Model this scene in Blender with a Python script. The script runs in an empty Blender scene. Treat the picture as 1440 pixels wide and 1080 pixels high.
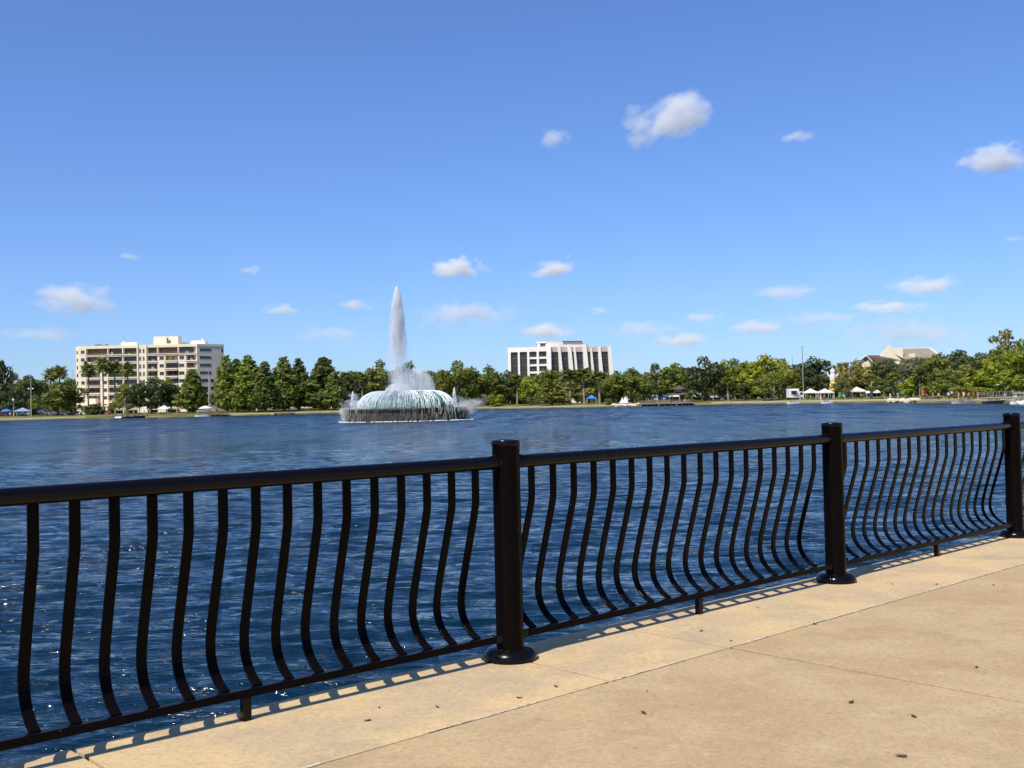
import bpy, bmesh, math, random
import numpy as np
from mathutils import Vector, Matrix, noise
R = math.radians
C = bpy.context.scene.collection
sc = bpy.context.scene

# ------------------------------------------------------------------ camera
F_PX, PITCH, ROLL, EYE = 1500.0, 0.0185, 0.0225, 1.45
cam_d = bpy.data.cameras.new("camera"); cam = bpy.data.objects.new("camera", cam_d); C.objects.link(cam)
cam_d.sensor_width = 36.0; cam_d.lens = 36.0 * F_PX / 1440.0
cam_d.clip_start = 0.1; cam_d.clip_end = 40000
_F = Vector((0, math.cos(PITCH), math.sin(PITCH))); _R = Vector((1, 0, 0)); _U = _R.cross(_F)
c_, s_ = math.cos(ROLL), math.sin(ROLL)
CR = c_ * _R - s_ * _U; CU = s_ * _R + c_ * _U; CF = _F
cam.matrix_world = Matrix(((CR.x, CU.x, -CF.x, 0), (CR.y, CU.y, -CF.y, 0), (CR.z, CU.z, -CF.z, EYE), (0, 0, 0, 1)))
sc.camera = cam

# ------------------------------------------------------------------ world + sun
SUN_EL, SUN_AZ = R(54), (-math.cos(R(54.0)), -math.sin(R(54.0)))          # horizontal direction towards the sun
world = bpy.data.worlds.new("World"); sc.world = world; world.use_nodes = True
wt = world.node_tree; wn = wt.nodes; wn.clear()
sky = wn.new("ShaderNodeTexSky"); sky.sky_type = 'NISHITA'; sky.sun_disc = False
sky.sun_elevation = SUN_EL; sky.sun_rotation = math.atan2(SUN_AZ[0], SUN_AZ[1])
sky.air_density = 1.0; sky.dust_density = 0.3; sky.ozone_density = 2.5; sky.altitude = 0
gam = wn.new("ShaderNodeGamma"); gam.inputs[1].default_value = 0.9
hs = wn.new("ShaderNodeVectorMath"); hs.operation = 'MULTIPLY'; hs.inputs[1].default_value = (.60, .82, 1.27)      # the camera's blue rendering of the sky
bg = wn.new("ShaderNodeBackground"); bg.inputs[1].default_value = 0.135
wo = wn.new("ShaderNodeOutputWorld")
wt.links.new(sky.outputs[0], gam.inputs[0]); wt.links.new(gam.outputs[0], hs.inputs[0])
wt.links.new(hs.outputs[0], bg.inputs[0]); wt.links.new(bg.outputs[0], wo.inputs[0])
sd = bpy.data.lights.new("sun", 'SUN'); sd.energy = 5.0; sd.angle = R(0.53); sd.color = (1.0, 0.93, 0.82)
sun = bpy.data.objects.new("sun", sd); C.objects.link(sun)
sdir = Vector((SUN_AZ[0] * math.cos(SUN_EL), SUN_AZ[1] * math.cos(SUN_EL), math.sin(SUN_EL)))
sun.rotation_euler = sdir.to_track_quat('Z', 'Y').to_euler(); sun.location = (-10, -15, 30)
sc.view_settings.view_transform = 'Standard'; sc.view_settings.look = 'None'
sc.view_settings.exposure = 0.12; sc.view_settings.gamma = 1.0
sc.cycles.volume_bounces = 3; sc.cycles.volume_step_rate = 0.6; sc.cycles.volume_max_steps = 256
sc.cycles.use_denoising = True
sc.cycles.transparent_max_bounces = 16

# ------------------------------------------------------------------ helpers
rnd = random.Random(7)
def hor(x): return 540 + F_PX * math.tan(PITCH) + (720 - x) * math.tan(ROLL)
def col(x, D):
    v = CF + CR * ((x - 720) / F_PX) - CU * ((hor(x) - 540) / F_PX)
    return (v.x / v.y * D, D)
def zpx(x, y, D): return EYE - (y - hor(x)) * D / F_PX
M_PX = lambda D: D / F_PX

def node_mat(name, base, rough=0.7, metal=0.0, spec=0.5, var=0.0, vscale=3.0, bump=0.0, bscale=20.0, objcol=False, coat=0.0, trans=0.0, var2=0.0, v2scale=0.4):
    m = bpy.data.materials.new(name); m.use_nodes = True
    nt = m.node_tree; n = nt.nodes; L = nt.links
    b = n["Principled BSDF"]; out = n["Material Output"]
    b.inputs['Roughness'].default_value = rough; b.inputs['Metallic'].default_value = metal
    b.inputs['Specular IOR Level'].default_value = spec; b.inputs['Coat Weight'].default_value = coat
    src = n.new("ShaderNodeRGB"); src.outputs[0].default_value = (*base, 1); cur = src.outputs[0]
    tc = n.new("ShaderNodeTexCoord")
    if objcol:
        oi = n.new("ShaderNodeObjectInfo"); mx = n.new("ShaderNodeMix"); mx.data_type = 'RGBA'; mx.blend_type = 'MULTIPLY'
        mx.inputs[0].default_value = 1; L.new(cur, mx.inputs[6]); L.new(oi.outputs['Color'], mx.inputs[7]); cur = mx.outputs[2]
    for v, s in ((var, vscale), (var2, v2scale)):
        if v <= 0: continue
        no = n.new("ShaderNodeTexNoise"); no.inputs['Scale'].default_value = s; no.inputs['Detail'].default_value = 6
        L.new(tc.outputs['Object'], no.inputs['Vector'])
        mr = n.new("ShaderNodeMapRange"); mr.inputs[1].default_value = 0.3; mr.inputs[2].default_value = 0.7
        mr.inputs[3].default_value = 1 - v; mr.inputs[4].default_value = 1 + v; L.new(no.outputs[0], mr.inputs[0])
        vm = n.new("ShaderNodeVectorMath"); vm.operation = 'SCALE'; L.new(cur, vm.inputs[0]); L.new(mr.outputs[0], vm.inputs['Scale']); cur = vm.outputs[0]
    L.new(cur, b.inputs['Base Color'])
    if bump > 0:
        no = n.new("ShaderNodeTexNoise"); no.inputs['Scale'].default_value = bscale; no.inputs['Detail'].default_value = 4
        L.new(tc.outputs['Object'], no.inputs['Vector'])
        bp = n.new("ShaderNodeBump"); bp.inputs['Strength'].default_value = bump; bp.inputs['Distance'].default_value = 0.02
        L.new(no.outputs[0], bp.inputs['Height']); L.new(bp.outputs[0], b.inputs['Normal'])
    if trans > 0:
        t = n.new("ShaderNodeBsdfTranslucent"); L.new(cur, t.inputs[0]); ms = n.new("ShaderNodeMixShader")
        ms.inputs[0].default_value = trans; L.new(b.outputs[0], ms.inputs[1]); L.new(t.outputs[0], ms.inputs[2]); L.new(ms.outputs[0], out.inputs[0])
    return m

def mesh_obj(name, verts, faces, mat, parent=None, smooth=False, mats=None, fmat=None):
    me = bpy.data.meshes.new(name); me.from_pydata([tuple(v) for v in verts], [], faces)
    for m in (mats or ([mat] if mat else [])): me.materials.append(m)
    if fmat is not None: me.polygons.foreach_set('material_index', fmat)
    if smooth: me.polygons.foreach_set('use_smooth', [True] * len(me.polygons))
    me.update()
    o = bpy.data.objects.new(name, me); C.objects.link(o)
    if parent: o.parent = parent
    return o

class MB:
    """collects simple solids into one mesh"""
    def __init__(s): s.v = []; s.f = []; s.m = []; s.mi = 0
    def add(s, vs, fs, mi=None):
        k = len(s.v); s.v += [tuple(v) for v in vs]; s.f += [tuple(i + k for i in f) for f in fs]
        s.m += [s.mi if mi is None else mi] * len(fs)
    def box(s, x0, x1, y0, y1, z0, z1, mi=None):
        v = [(x0,y0,z0),(x1,y0,z0),(x1,y1,z0),(x0,y1,z0),(x0,y0,z1),(x1,y0,z1),(x1,y1,z1),(x0,y1,z1)]
        s.add(v, [(0,3,2,1),(4,5,6,7),(0,1,5,4),(1,2,6,5),(2,3,7,6),(3,0,4,7)], mi)
    def frame(s, T, x0, x1, y0, y1, z0, z1, mi=None):      # box through a transform function
        k = len(s.v); s.box(x0, x1, y0, y1, z0, z1, mi)
        for i in range(k, len(s.v)): s.v[i] = tuple(T(*s.v[i]))
    def lathe(s, prof, n=24, cx=0, cy=0, z=0, mi=None, caps=True):
        vs = []; fs = []
        for (r, h) in prof:
            for i in range(n):
                a = 2 * math.pi * i / n; vs.append((cx + r * math.cos(a), cy + r * math.sin(a), z + h))
        for j in range(len(prof) - 1):
            for i in range(n):
                i2 = (i + 1) % n; fs.append((j*n+i, j*n+i2, (j+1)*n+i2, (j+1)*n+i))
        if caps:
            fs.append(tuple(reversed(range(n)))); fs.append(tuple((len(prof)-1)*n + i for i in range(n)))
        s.add(vs, fs, mi)
    def tube(s, pts, rad, n=8, mi=None):
        vs = []; fs = []; pts = [Vector(p) for p in pts]
        rads = rad if isinstance(rad, (list, tuple)) else [rad] * len(pts)
        for j, p in enumerate(pts):
            d = (pts[min(j+1, len(pts)-1)] - pts[max(j-1, 0)]).normalized()
            u = d.cross(Vector((0, 0, 1)));
            if u.length < 1e-3: u = Vector((1, 0, 0))
            u.normalize(); w = d.cross(u)
            for i in range(n):
                a = 2 * math.pi * i / n; vs.append(p + (u * math.cos(a) + w * math.sin(a)) * rads[j])
        for j in range(len(pts) - 1):
            for i in range(n):
                i2 = (i + 1) % n; fs.append((j*n+i, j*n+i2, (j+1)*n+i2, (j+1)*n+i))
        fs.append(tuple(range(n))); fs.append(tuple(reversed([(len(pts)-1)*n + i for i in range(n)])))
        s.add(vs, fs, mi)
    def build(s, name, mat=None, parent=None, smooth=False, mats=None, bevel=0):
        o = mesh_obj(name, s.v, s.f, mat, parent, False, mats, s.m if mats else None)
        if smooth:
            bm = bmesh.new(); bm.from_mesh(o.data); bmesh.ops.recalc_face_normals(bm, faces=bm.faces)
            for f in bm.faces: f.smooth = True
            for e in bm.edges:
                if len(e.link_faces) == 2 and e.calc_face_angle(0) > R(38): e.smooth = False
            bm.to_mesh(o.data); bm.free()
        if bevel:
            bv = o.modifiers.new("bevel", 'BEVEL'); bv.width = bevel; bv.segments = 2; bv.limit_method = 'ANGLE'
        return o

def tag(o, label=None, cat=None, group=None, kind=None):
    if label: o['label'] = label
    if cat: o['category'] = cat
    if group: o['group'] = group
    if kind: o['kind'] = kind
    return o
def empty(name, loc=(0, 0, 0), rz=0, label=None, cat=None, group=None):
    o = bpy.data.objects.new(name, None); C.objects.link(o); o.location = loc; o.rotation_euler = (0, 0, rz)
    o.empty_display_size = 0.2
    return tag(o, label, cat, group)
def copy_tree(o, parent=None):
    c = o.copy(); C.objects.link(c)
    if parent: c.parent = parent
    for ch in [k for k in kids.get(o.name, [])]: 
        copy_tree(ch, c)
    return c
kids = {}
def reg(root):
    """remember the children of a thing so copies stay cheap"""
    def walk(o):
        ch = [k for k in bpy.data.objects if k.parent == o]; kids[o.name] = ch
        for k in ch: walk(k)
    walk(root); return root
def thing_copy(proto, used, loc, rz=0, scale=1, label=None, group=None):
    if proto.name not in used: used.add(proto.name); o = proto
    else:
        o = copy_tree(proto)
    o.location = loc; o.rotation_euler = (0, 0, rz)
    o.scale = (scale, scale, scale) if not isinstance(scale, tuple) else scale
    tag(o, label, None, group); return o
used = set()
def child_of(o): return [k for k in o.children]

# ------------------------------------------------------------------ fence frame
P1 = Vector((-0.044, 6.099)); P2 = Vector((2.507, 8.394)); P3 = Vector((5.031, 10.765))
P0 = P1 - Vector((math.cos(R(41.4)), math.sin(R(41.4)))) * 3.45
P4 = P3 + Vector((math.cos(R(43.6)), math.sin(R(43.6)))) * 3.45
ANG = R(42.4); FD = Vector((math.cos(ANG), math.sin(ANG))); FN = Vector((math.sin(ANG), -math.cos(ANG)))
def fw(s, n, z): return (P1.x + FD.x*s + FN.x*n, P1.y + FD.y*s + FN.y*n, z)
WATER_Z = -0.45

# ------------------------------------------------------------------ concrete walkway and coping
def concrete(name, base, warm):
    m = bpy.data.materials.new(name); m.use_nodes = True; nt = m.node_tree; n = nt.nodes; L = nt.links
    b = n["Principled BSDF"]; b.inputs['Roughness'].default_value = 0.88; b.inputs['Specular IOR Level'].default_value = 0.3
    g = n.new("ShaderNodeNewGeometry")
    def noi(scale, det=8, rough=.6):
        t = n.new("ShaderNodeTexNoise"); t.inputs['Scale'].default_value = scale; t.inputs['Detail'].default_value = det
        t.inputs['Roughness'].default_value = rough; L.new(g.outputs['Position'], t.inputs['Vector']); return t.outputs[0]
    def ramp(src, a, bb, c0, c1):
        r = n.new("ShaderNodeMapRange"); r.inputs[1].default_value = a; r.inputs[2].default_value = bb
        r.inputs[3].default_value = c0; r.inputs[4].default_value = c1; L.new(src, r.inputs[0]); return r.outputs[0]
    def mix(fac, a, c, mode='MIX'):
        x = n.new("ShaderNodeMix"); x.data_type = 'RGBA'; x.blend_type = mode
        if isinstance(fac, float): x.inputs[0].default_value = fac
        else: L.new(fac, x.inputs[0])
        for s, v in ((6, a), (7, c)):
            if isinstance(v, tuple): x.inputs[s].default_value = (*v, 1)
            else: L.new(v, x.inputs[s])
        return x.outputs[2]
    c = mix(ramp(noi(1.5, 6), .42, .58, 0, 1), base, warm)
    c = mix(ramp(noi(2.2, 9, .75), .52, .66, 0, .55), c, (base[0]*.74, base[1]*.76, base[2]*.80))
    c = mix(ramp(noi(9.0, 8, .7), .55, .70, 0, .5), c, tuple(min(.85, v * 1.25) for v in warm))
    c = mix(ramp(noi(32, 8, .75), .48, .68, 0, .55), c, tuple(v * .55 for v in base))
    c = mix(ramp(noi(85, 4, .8), .60, .66, 0, .8), c, tuple(v * .35 for v in base))
    c = mix(ramp(noi(70, 4, .8), .61, .67, 0, .8), c, tuple(min(.85, v * 1.7) for v in base))
    L.new(c, b.inputs['Base Color'])
    bp = n.new("ShaderNodeBump"); bp.inputs['Strength'].default_value = .5; bp.inputs['Distance'].default_value = .004
    L.new(noi(120, 6, .75), bp.inputs['Height'])
    bp2 = n.new("ShaderNodeBump"); bp2.inputs['Strength'].default_value = .5; bp2.inputs['Distance'].default_value = .02
    L.new(noi(5, 5, .6), bp2.inputs['Height']); L.new(bp.outputs[0], bp2.inputs['Normal']); L.new(bp2.outputs[0], b.inputs['Normal'])
    return m
m_slab = concrete("concrete_slab", (.43, .305, .155), (.49, .36, .19))
m_cope = concrete("concrete_coping", (.49, .37, .215), (.60, .435, .22))
m_joint = node_mat("joint_filler", (.66, .57, .42), .95, var=.4, vscale=30, bump=.8, bscale=90)
m_dark = node_mat("joint_shadow", (.12, .09, .06), .95)

def slab_grid(name, s0, s1, n0, n1, z0, z1, cuts, mat, gap=.006, wob=.0):
    mb = MB(); xs = [s0] + [c for c in cuts if s0 < c < s1] + [s1]
    for a, b in zip(xs[:-1], xs[1:]):
        k = len(mb.v); mb.box(a + gap/2, b - gap/2, n0, n1, z0, z1)
        for i in range(k, len(mb.v)):
            s, nn, z = mb.v[i]; mb.v[i] = fw(s, nn, z)
    o = mb.build(name, mat, bevel=.002); return tag(o, kind='structure')
slab_grid('seawall_coping', -14, 40, -.205, .748, -1.6, 0, [-9.2, -5.8, -2.38, .02, 1.035, 3.47, 6.93, 10.4, 13.8, 17.2, 20.7, 24.1, 27.6, 31, 34.5], m_cope, gap=.020)
slab_grid('walkway', -14, 40, .753, 3.9, -.5, -.002, [-10.9, -4.9, 1.05, 7.0, 12.95, 18.9, 24.85, 30.8], m_slab, gap=.028)
slab_grid('walkway_inner', -14, 40, 3.912, 12, -.5, -.003, [-10.9, -4.9, 1.05, 7.0, 12.95, 18.9, 24.85, 30.8], m_slab, gap=.028)
mb = MB(); k = 0                                                   # ragged mortar line between coping and slab
pts = []; s = -6.0
while s < 14: pts.append((s, .7505 + rnd.gauss(0, .0022), max(.0015, .0055 + rnd.gauss(0, .0028)))); s += .035
for (a, b) in zip(pts[:-1], pts[1:]):
    if noise.noise(Vector((a[0] * 1.7, 3, 0))) < -.05: continue
    w = a[2]; w2 = b[2]
    vs = [fw(a[0], a[1]-w, .0005), fw(b[0], b[1]-w2, .0005), fw(b[0], b[1]+w2*.6, .0005), fw(a[0], a[1]+w*.6, .0005)]
    top = [(v[0], v[1], .0028) for v in vs]
    mb.add(vs + top, [(4,5,6,7),(0,1,5,4),(1,2,6,5),(2,3,7,6),(3,0,4,7)])
tag(mb.build('walkway_joint', m_joint), kind='structure')
mb = MB(); k = len(mb.v); mb.box(-14, 40, -.13, 12, -1.9, -.09)
mb.v = [fw(*v) for v in mb.v]; tag(mb.build('seawall', m_dark), kind='structure')

# ------------------------------------------------------------------ black railing
def paint_mat():
    m = bpy.data.materials.new("black_gloss_paint"); m.use_nodes = True; nt = m.node_tree; n = nt.nodes; L = nt.links
    b = n["Principled BSDF"]; b.inputs['Specular IOR Level'].default_value = .20
    g = n.new("ShaderNodeNewGeometry")
    t = n.new("ShaderNodeTexNoise"); t.inputs['Scale'].default_value = 9; t.inputs['Detail'].default_value = 6; L.new(g.outputs['Position'], t.inputs['Vector'])
    r = n.new("ShaderNodeMapRange"); r.inputs[1].default_value = .35; r.inputs[2].default_value = .75; r.inputs[3].default_value = .10; r.inputs[4].default_value = .30
    L.new(t.outputs[0], r.inputs[0]); L.new(r.outputs[0], b.inputs['Roughness'])
    t2 = n.new("ShaderNodeTexNoise"); t2.inputs['Scale'].default_value = 38; t2.inputs['Detail'].default_value = 5; L.new(g.outputs['Position'], t2.inputs['Vector'])
    cr = n.new("ShaderNodeValToRGB"); e = cr.color_ramp.elements
    e[0].position = .0; e[0].color = (.0025, .002, .0025, 1); e[1].position = .74; e[1].color = (.005, .0035, .0035, 1)
    a = e.new(.775); a.color = (.10, .08, .07, 1)
    L.new(t2.outputs[0], cr.inputs[0]); L.new(cr.outputs[0], b.inputs['Base Color'])
    t3 = n.new("ShaderNodeTexNoise"); t3.inputs['Scale'].default_value = 55; L.new(g.outputs['Position'], t3.inputs['Vector'])
    bp = n.new("ShaderNodeBump"); bp.inputs['Strength'].default_value = .12; bp.inputs['Distance'].default_value = .003
    L.new(t3.outputs[0], bp.inputs['Height']); L.new(bp.outputs[0], b.inputs['Normal'])
    return m
m_paint = paint_mat(); m_barpaint = m_paint.copy(); m_barpaint.name = 'black_bar_paint'; m_barpaint.node_tree.nodes['Principled BSDF'].inputs['Specular IOR Level'].default_value = .05
m_droppings = node_mat("dried_droppings", (.62, .6, .56), .9, var=.3, vscale=60)
fence = empty('railing', (P1.x, P1.y, 0), 0, 'glossy black steel railing with curved bars along the edge of the concrete promenade', 'railing')
def fchild(o, p, rz=0):
    o.parent = fence; o.location = (p[0] - P1.x, p[1] - P1.y, p[2] if len(p) > 2 else 0); o.rotation_euler = (0, 0, rz); return o
H_POST, Z_RAIL, R_RAIL = 1.25, 1.118, .038
mb = MB(); mb.lathe([(.079, 0.0), (.079, 1.215), (.0795, 1.216)], 48); post0 = mb.build('post', m_barpaint, fence, smooth=True)
mb = MB(); mb.lathe([(.080, 1.212), (.083, 1.216), (.083, 1.238), (.079, 1.244), (.045, 1.252), (.0, 1.2535)], 48, caps=False); capo = mb.build('post_cap', m_paint, post0, smooth=True)
mb = MB(); mb.lathe([(.150, 0.002), (.155, .012), (.152, .030), (.140, .050), (.118, .065), (.095, .071), (.0795, .073)], 48, caps=False); fl = mb.build('base_flange', m_paint, post0, smooth=True)
bolt = MB()
for a in (20, 110, 200, 290): bolt.lathe([(.009, 0), (.009, .012), (.004, .016)], 8, .128*math.cos(R(a)), .128*math.sin(R(a)), .055)
reg(post0)
posts = [P0, P1, P2, P3, P4]
for i, p in enumerate(posts):
    if i == 1: o = post0
    else: o = copy_tree(post0, fence)
    fchild(o, p, i * 1.1)
# baluster: square bar swept through the belly curve (local x along the fence, y towards the water)
prof = [(1.10, 0), (.93, 0), (.895, .002), (.86, .010), (.82, .021), (.70, .056), (.58, .092), (.48, .121), (.42, .137), (.37, .147), (.33, .150), (.29, .146), (.25, .132), (.21, .105), (.175, .066), (.156, .030), (.146, .010)]
def sweep(prof, hw, hd):
    vs = []; fs = []; pts = [Vector((0, d, z)) for z, d in prof]
    b = .0015
    for j, p in enumerate(pts):
        t = (pts[min(j+1, len(pts)-1)] - pts[max(j-1, 0)]).normalized(); nrm = Vector((1, 0, 0)).cross(t)
        for (x, y) in ((-hw+b, -hd), (hw-b, -hd), (hw, -hd+b), (hw, hd-b), (hw-b, hd), (-hw+b, hd), (-hw, hd-b), (-hw, -hd+b)):
            vs.append(p + Vector((1, 0, 0)) * x + nrm * y)
    n = 8
    for j in range(len(pts)-1):
        for i in range(n): fs.append((j*n+i, (j+1)*n+i, (j+1)*n+(i+1) % n, j*n+(i+1) % n))
    fs.append(tuple(range(n))); fs.append(tuple(reversed([(len(pts)-1)*n+i for i in range(n)])))
    return vs, fs
bal0 = None
leg0 = None
for i in range(4):
    A, B = posts[i], posts[i+1]; d = (B - A); Ln = d.length; u = d / Ln; a = math.atan2(u.y, u.x)
    # top rail: round pipe with end collars and welded seam
    mb = MB(); mb.tube([(.07, 0, Z_RAIL), (Ln-.07, 0, Z_RAIL)], R_RAIL, 32)
    for xx in (.105, Ln - .105):
        mb.tube([(xx-.007, 0, Z_RAIL), (xx+.007, 0, Z_RAIL)], R_RAIL + .0022, 32)
    mb.tube([(.068, 0, Z_RAIL), (.085, 0, Z_RAIL)], R_RAIL + .006, 32); mb.tube([(Ln-.085, 0, Z_RAIL), (Ln-.068, 0, Z_RAIL)], R_RAIL + .006, 32)
    fchild(mb.build('top_rail', m_paint, fence, smooth=True), A, a)
    mb = MB(); mb.box(.075, Ln-.075, -.023, .023, .109, .147)
    fchild(mb.build('bottom_rail', m_barpaint, fence, bevel=.004), A, a)
    for xx in (.062, Ln - .118):
        mb = MB(); mb.box(xx, xx+.056, -.027, .027, .105, .151)
        fchild(mb.build('rail_bracket', m_paint, fence, bevel=.003), A, a)
    nb, t_0, t_1 = [(19, .196, 3.22), (18, .195, 3.165), (18, .187, 3.25), (18, .19, 3.25)][i]
    for k in range(nb):
        t = t_0 + k * (t_1 - t_0) / (nb - 1)
        if bal0 is None:
            vs, fs = sweep(prof, .0235, .0060)
            bal0 = mesh_obj('baluster', vs, fs, m_barpaint, fence, smooth=False); o = bal0
            bv = None
        else:
            o = bal0.copy(); C.objects.link(o)
        q = A + u * t; fchild(o, (q.x, q.y, 0), a + rnd.gauss(0, .012))
        o.scale = (1, 1 + rnd.gauss(0, .015), 1)
    mid = A + u * (Ln * .5 + (.08 if i == 0 else 0))
    if leg0 is None:
        mb = MB(); mb.box(-.021, .021, -.019, .019, -.004, .1085); leg0 = mb.build('support_leg', m_paint, fence, bevel=.003); o = leg0
    else: o = leg0.copy(); C.objects.link(o)
    fchild(o, (mid.x, mid.y, 0), a)
# dried bird droppings / chips on the rail tops
for (i, t) in ((0, .6), (0, 1.55), (0, 1.98), (0, 2.1), (0, 2.65), (0, 3.2), (1, .62), (1, 1.1), (1, 1.16), (1, 2.4), (2, .9), (2, 2.2)):
    A, B = posts[i], posts[i+1]; u = (B - A).normalized(); q = A + u * t
    n = 9; r0 = rnd.uniform(.006, .013); vs = []
    for k in range(n):
        an = 2*math.pi*k/n; r = r0 * rnd.uniform(.6, 1.3); x = r * math.cos(an) * 1.5; y = r * math.sin(an) - .006
        zz = Z_RAIL + math.sqrt(max(1e-6, R_RAIL**2 - y*y)) + .0008
        vs.append((q.x + u.x*x + u.y*y - P1.x, q.y + u.y*x - u.x*y - P1.y, zz))
    cz = sum(v[2] for v in vs)/n + .002; vs.append((sum(v[0] for v in vs)/n, sum(v[1] for v in vs)/n, cz))
    mb = MB(); mb.add(vs, [(k, (k+1) % n, n) for k in range(n)]); mb.build('bird_dropping', m_droppings, fence)

# ------------------------------------------------------------------ fallen leaves and bits on the concrete
m_leaf = node_mat("dead_leaf", (.10, .055, .025), .8, var=.3, vscale=40)
def unproj(x, y, z=0):
    v = CF + CR*(x-720)/F_PX - CU*(y-540)/F_PX; t = (z-EYE)/v.z; return Vector((v.x*t, v.y*t, z))
leafs = [(1197, 988, .020, 'dark brown leaf lying flat on the big slab, left one of a close pair'), (1285, 1008, .018, 'dark brown leaf on the big slab, right one of a close pair'),
 (905, 1003, .019, 'dark leaf alone on the slab below the mortar line'), (1373, 939, .014, 'small dark leaf near the far right end of the slab joint'),
 (1268, 1064, .022, 'dark leaf at the bottom edge of the slab, nearest the viewer'), (517, 1014, .017, 'dark leaf on the coping below the left railing panel'),
 (533, 996, .009, 'tiny dark bit on the coping above a larger leaf'), (730, 982, .015, 'thin dark leaf close to the mortar line under the middle post'),
 (782, 966, .014, 'dark leaf on the coping right of the middle post foot'), (986, 888, .016, 'curled dark leaf on the coping right of the short support leg'),
 (1028, 902, .012, 'tiny dark leaf touching the mortar line at the slab joint'), (1146, 878, .018, 'pale curled leaf on the mortar line left of the second post'),
 (1066, 855, .009, 'tiny dark speck on the coping left of the second post'), (1255, 822, .010, 'small brown leaf on the coping right of the second post'),
 (1317, 822, .015, 'brown leaf on the coping, right one of two beyond the second post'), (1397, 823, .014, 'small brown leaf on the slab near the right picture edge'),
 (910, 973, .008, 'tiny speck on the slab just right of the mortar line'), (615, 995, .012, 'thin twig-like leaf on the coping left of the middle post')]
for i, (x, y, r, lb) in enumerate(leafs):
    p = unproj(x, y); n = 12; vs = []; a0 = rnd.uniform(0, 6.28)
    for k in range(n):
        a = 2*math.pi*k/n; rr = r * (1 + .12*math.cos(a*3)) * (1 if abs(math.cos(a)) > .9 else .85)
        lx = rr*math.cos(a)*1.15; ly = rr*math.sin(a)*.55; z = .003 + .06*abs(ly) + .0025*(lx/r)**2
        vs.append((lx*math.cos(a0)-ly*math.sin(a0), lx*math.sin(a0)+ly*math.cos(a0), z))
    k = len(vs); vs += [(v[0], v[1], v[2]-.002) for v in vs]; vs.append((0, 0, .002)); vs.append((0, 0, 0.0005))
    fs = [(j, (j+1) % n, 2*n) for j in range(n)] + [((j+1) % n + n, j + n, 2*n+1) for j in range(n)] + [(j, j+n, (j+1) % n + n, (j+1) % n) for j in range(n)]
    o = mesh_obj('fallen_leaf', vs, fs, m_leaf); o.location = (p.x, p.y, .002)
    tag(o, lb, 'leaf', 'leaves scattered on the concrete')

# ------------------------------------------------------------------ water
def water_mesh():
    rows = []; r = 2.2
    while r < 1500:
        rows.append(r); r += max(.022, .0042 * r if r < 30 else .0042*r + (r-30)*.012)
    rows = np.array(rows); th = np.linspace(R(-46), R(46), 1250)
    Rr, T = np.meshgrid(rows, th, indexing='ij'); X = Rr*np.sin(T); Y = Rr*np.cos(T) - .2
    Z = np.zeros_like(X); rs = np.random.RandomState(5)
    for i in range(84):
        lam = .12 * (8 ** rs.rand()); k = 2*np.pi/lam
        a = np.pi/2 + R(8) + rs.randn()*.30
        amp = .0040 * lam ** .66
        fade = np.clip((lam * 60 / np.maximum(Rr, 1)) - .35, 0, 1)
        ph = rs.rand()*6.283
        w = np.sin(k*(X*np.cos(a)+Y*np.sin(a)) + ph + .6*np.sin(k*.23*(X*np.cos(a+1.2)+Y*np.sin(a+1.2))))
        Z += amp * (w + .10*np.cos(2*(k*(X*np.cos(a)+Y*np.sin(a)) + ph))) * fade
    Z += WATER_Z
    nr, nc = X.shape
    co = np.stack([X, Y, Z], -1).reshape(-1, 3).astype(np.float32)
    i = np.arange((nr-1)*(nc-1)); a = (i // (nc-1))*nc + i % (nc-1)
    q = np.stack([a, a+1, a+nc+1, a+nc], -1).astype(np.int32)[:, ::-1]
    me = bpy.data.meshes.new('water'); me.vertices.add(len(co)); me.vertices.foreach_set('co', co.ravel())
    me.loops.add(q.size); me.loops.foreach_set('vertex_index', q.ravel())
    me.polygons.add(len(q)); me.polygons.foreach_set('loop_start', np.arange(len(q), dtype=np.int32)*4)
    me.polygons.foreach_set('use_smooth', np.ones(len(q), dtype=bool)); me.update(calc_edges=True); me.validate()
    return me
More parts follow.
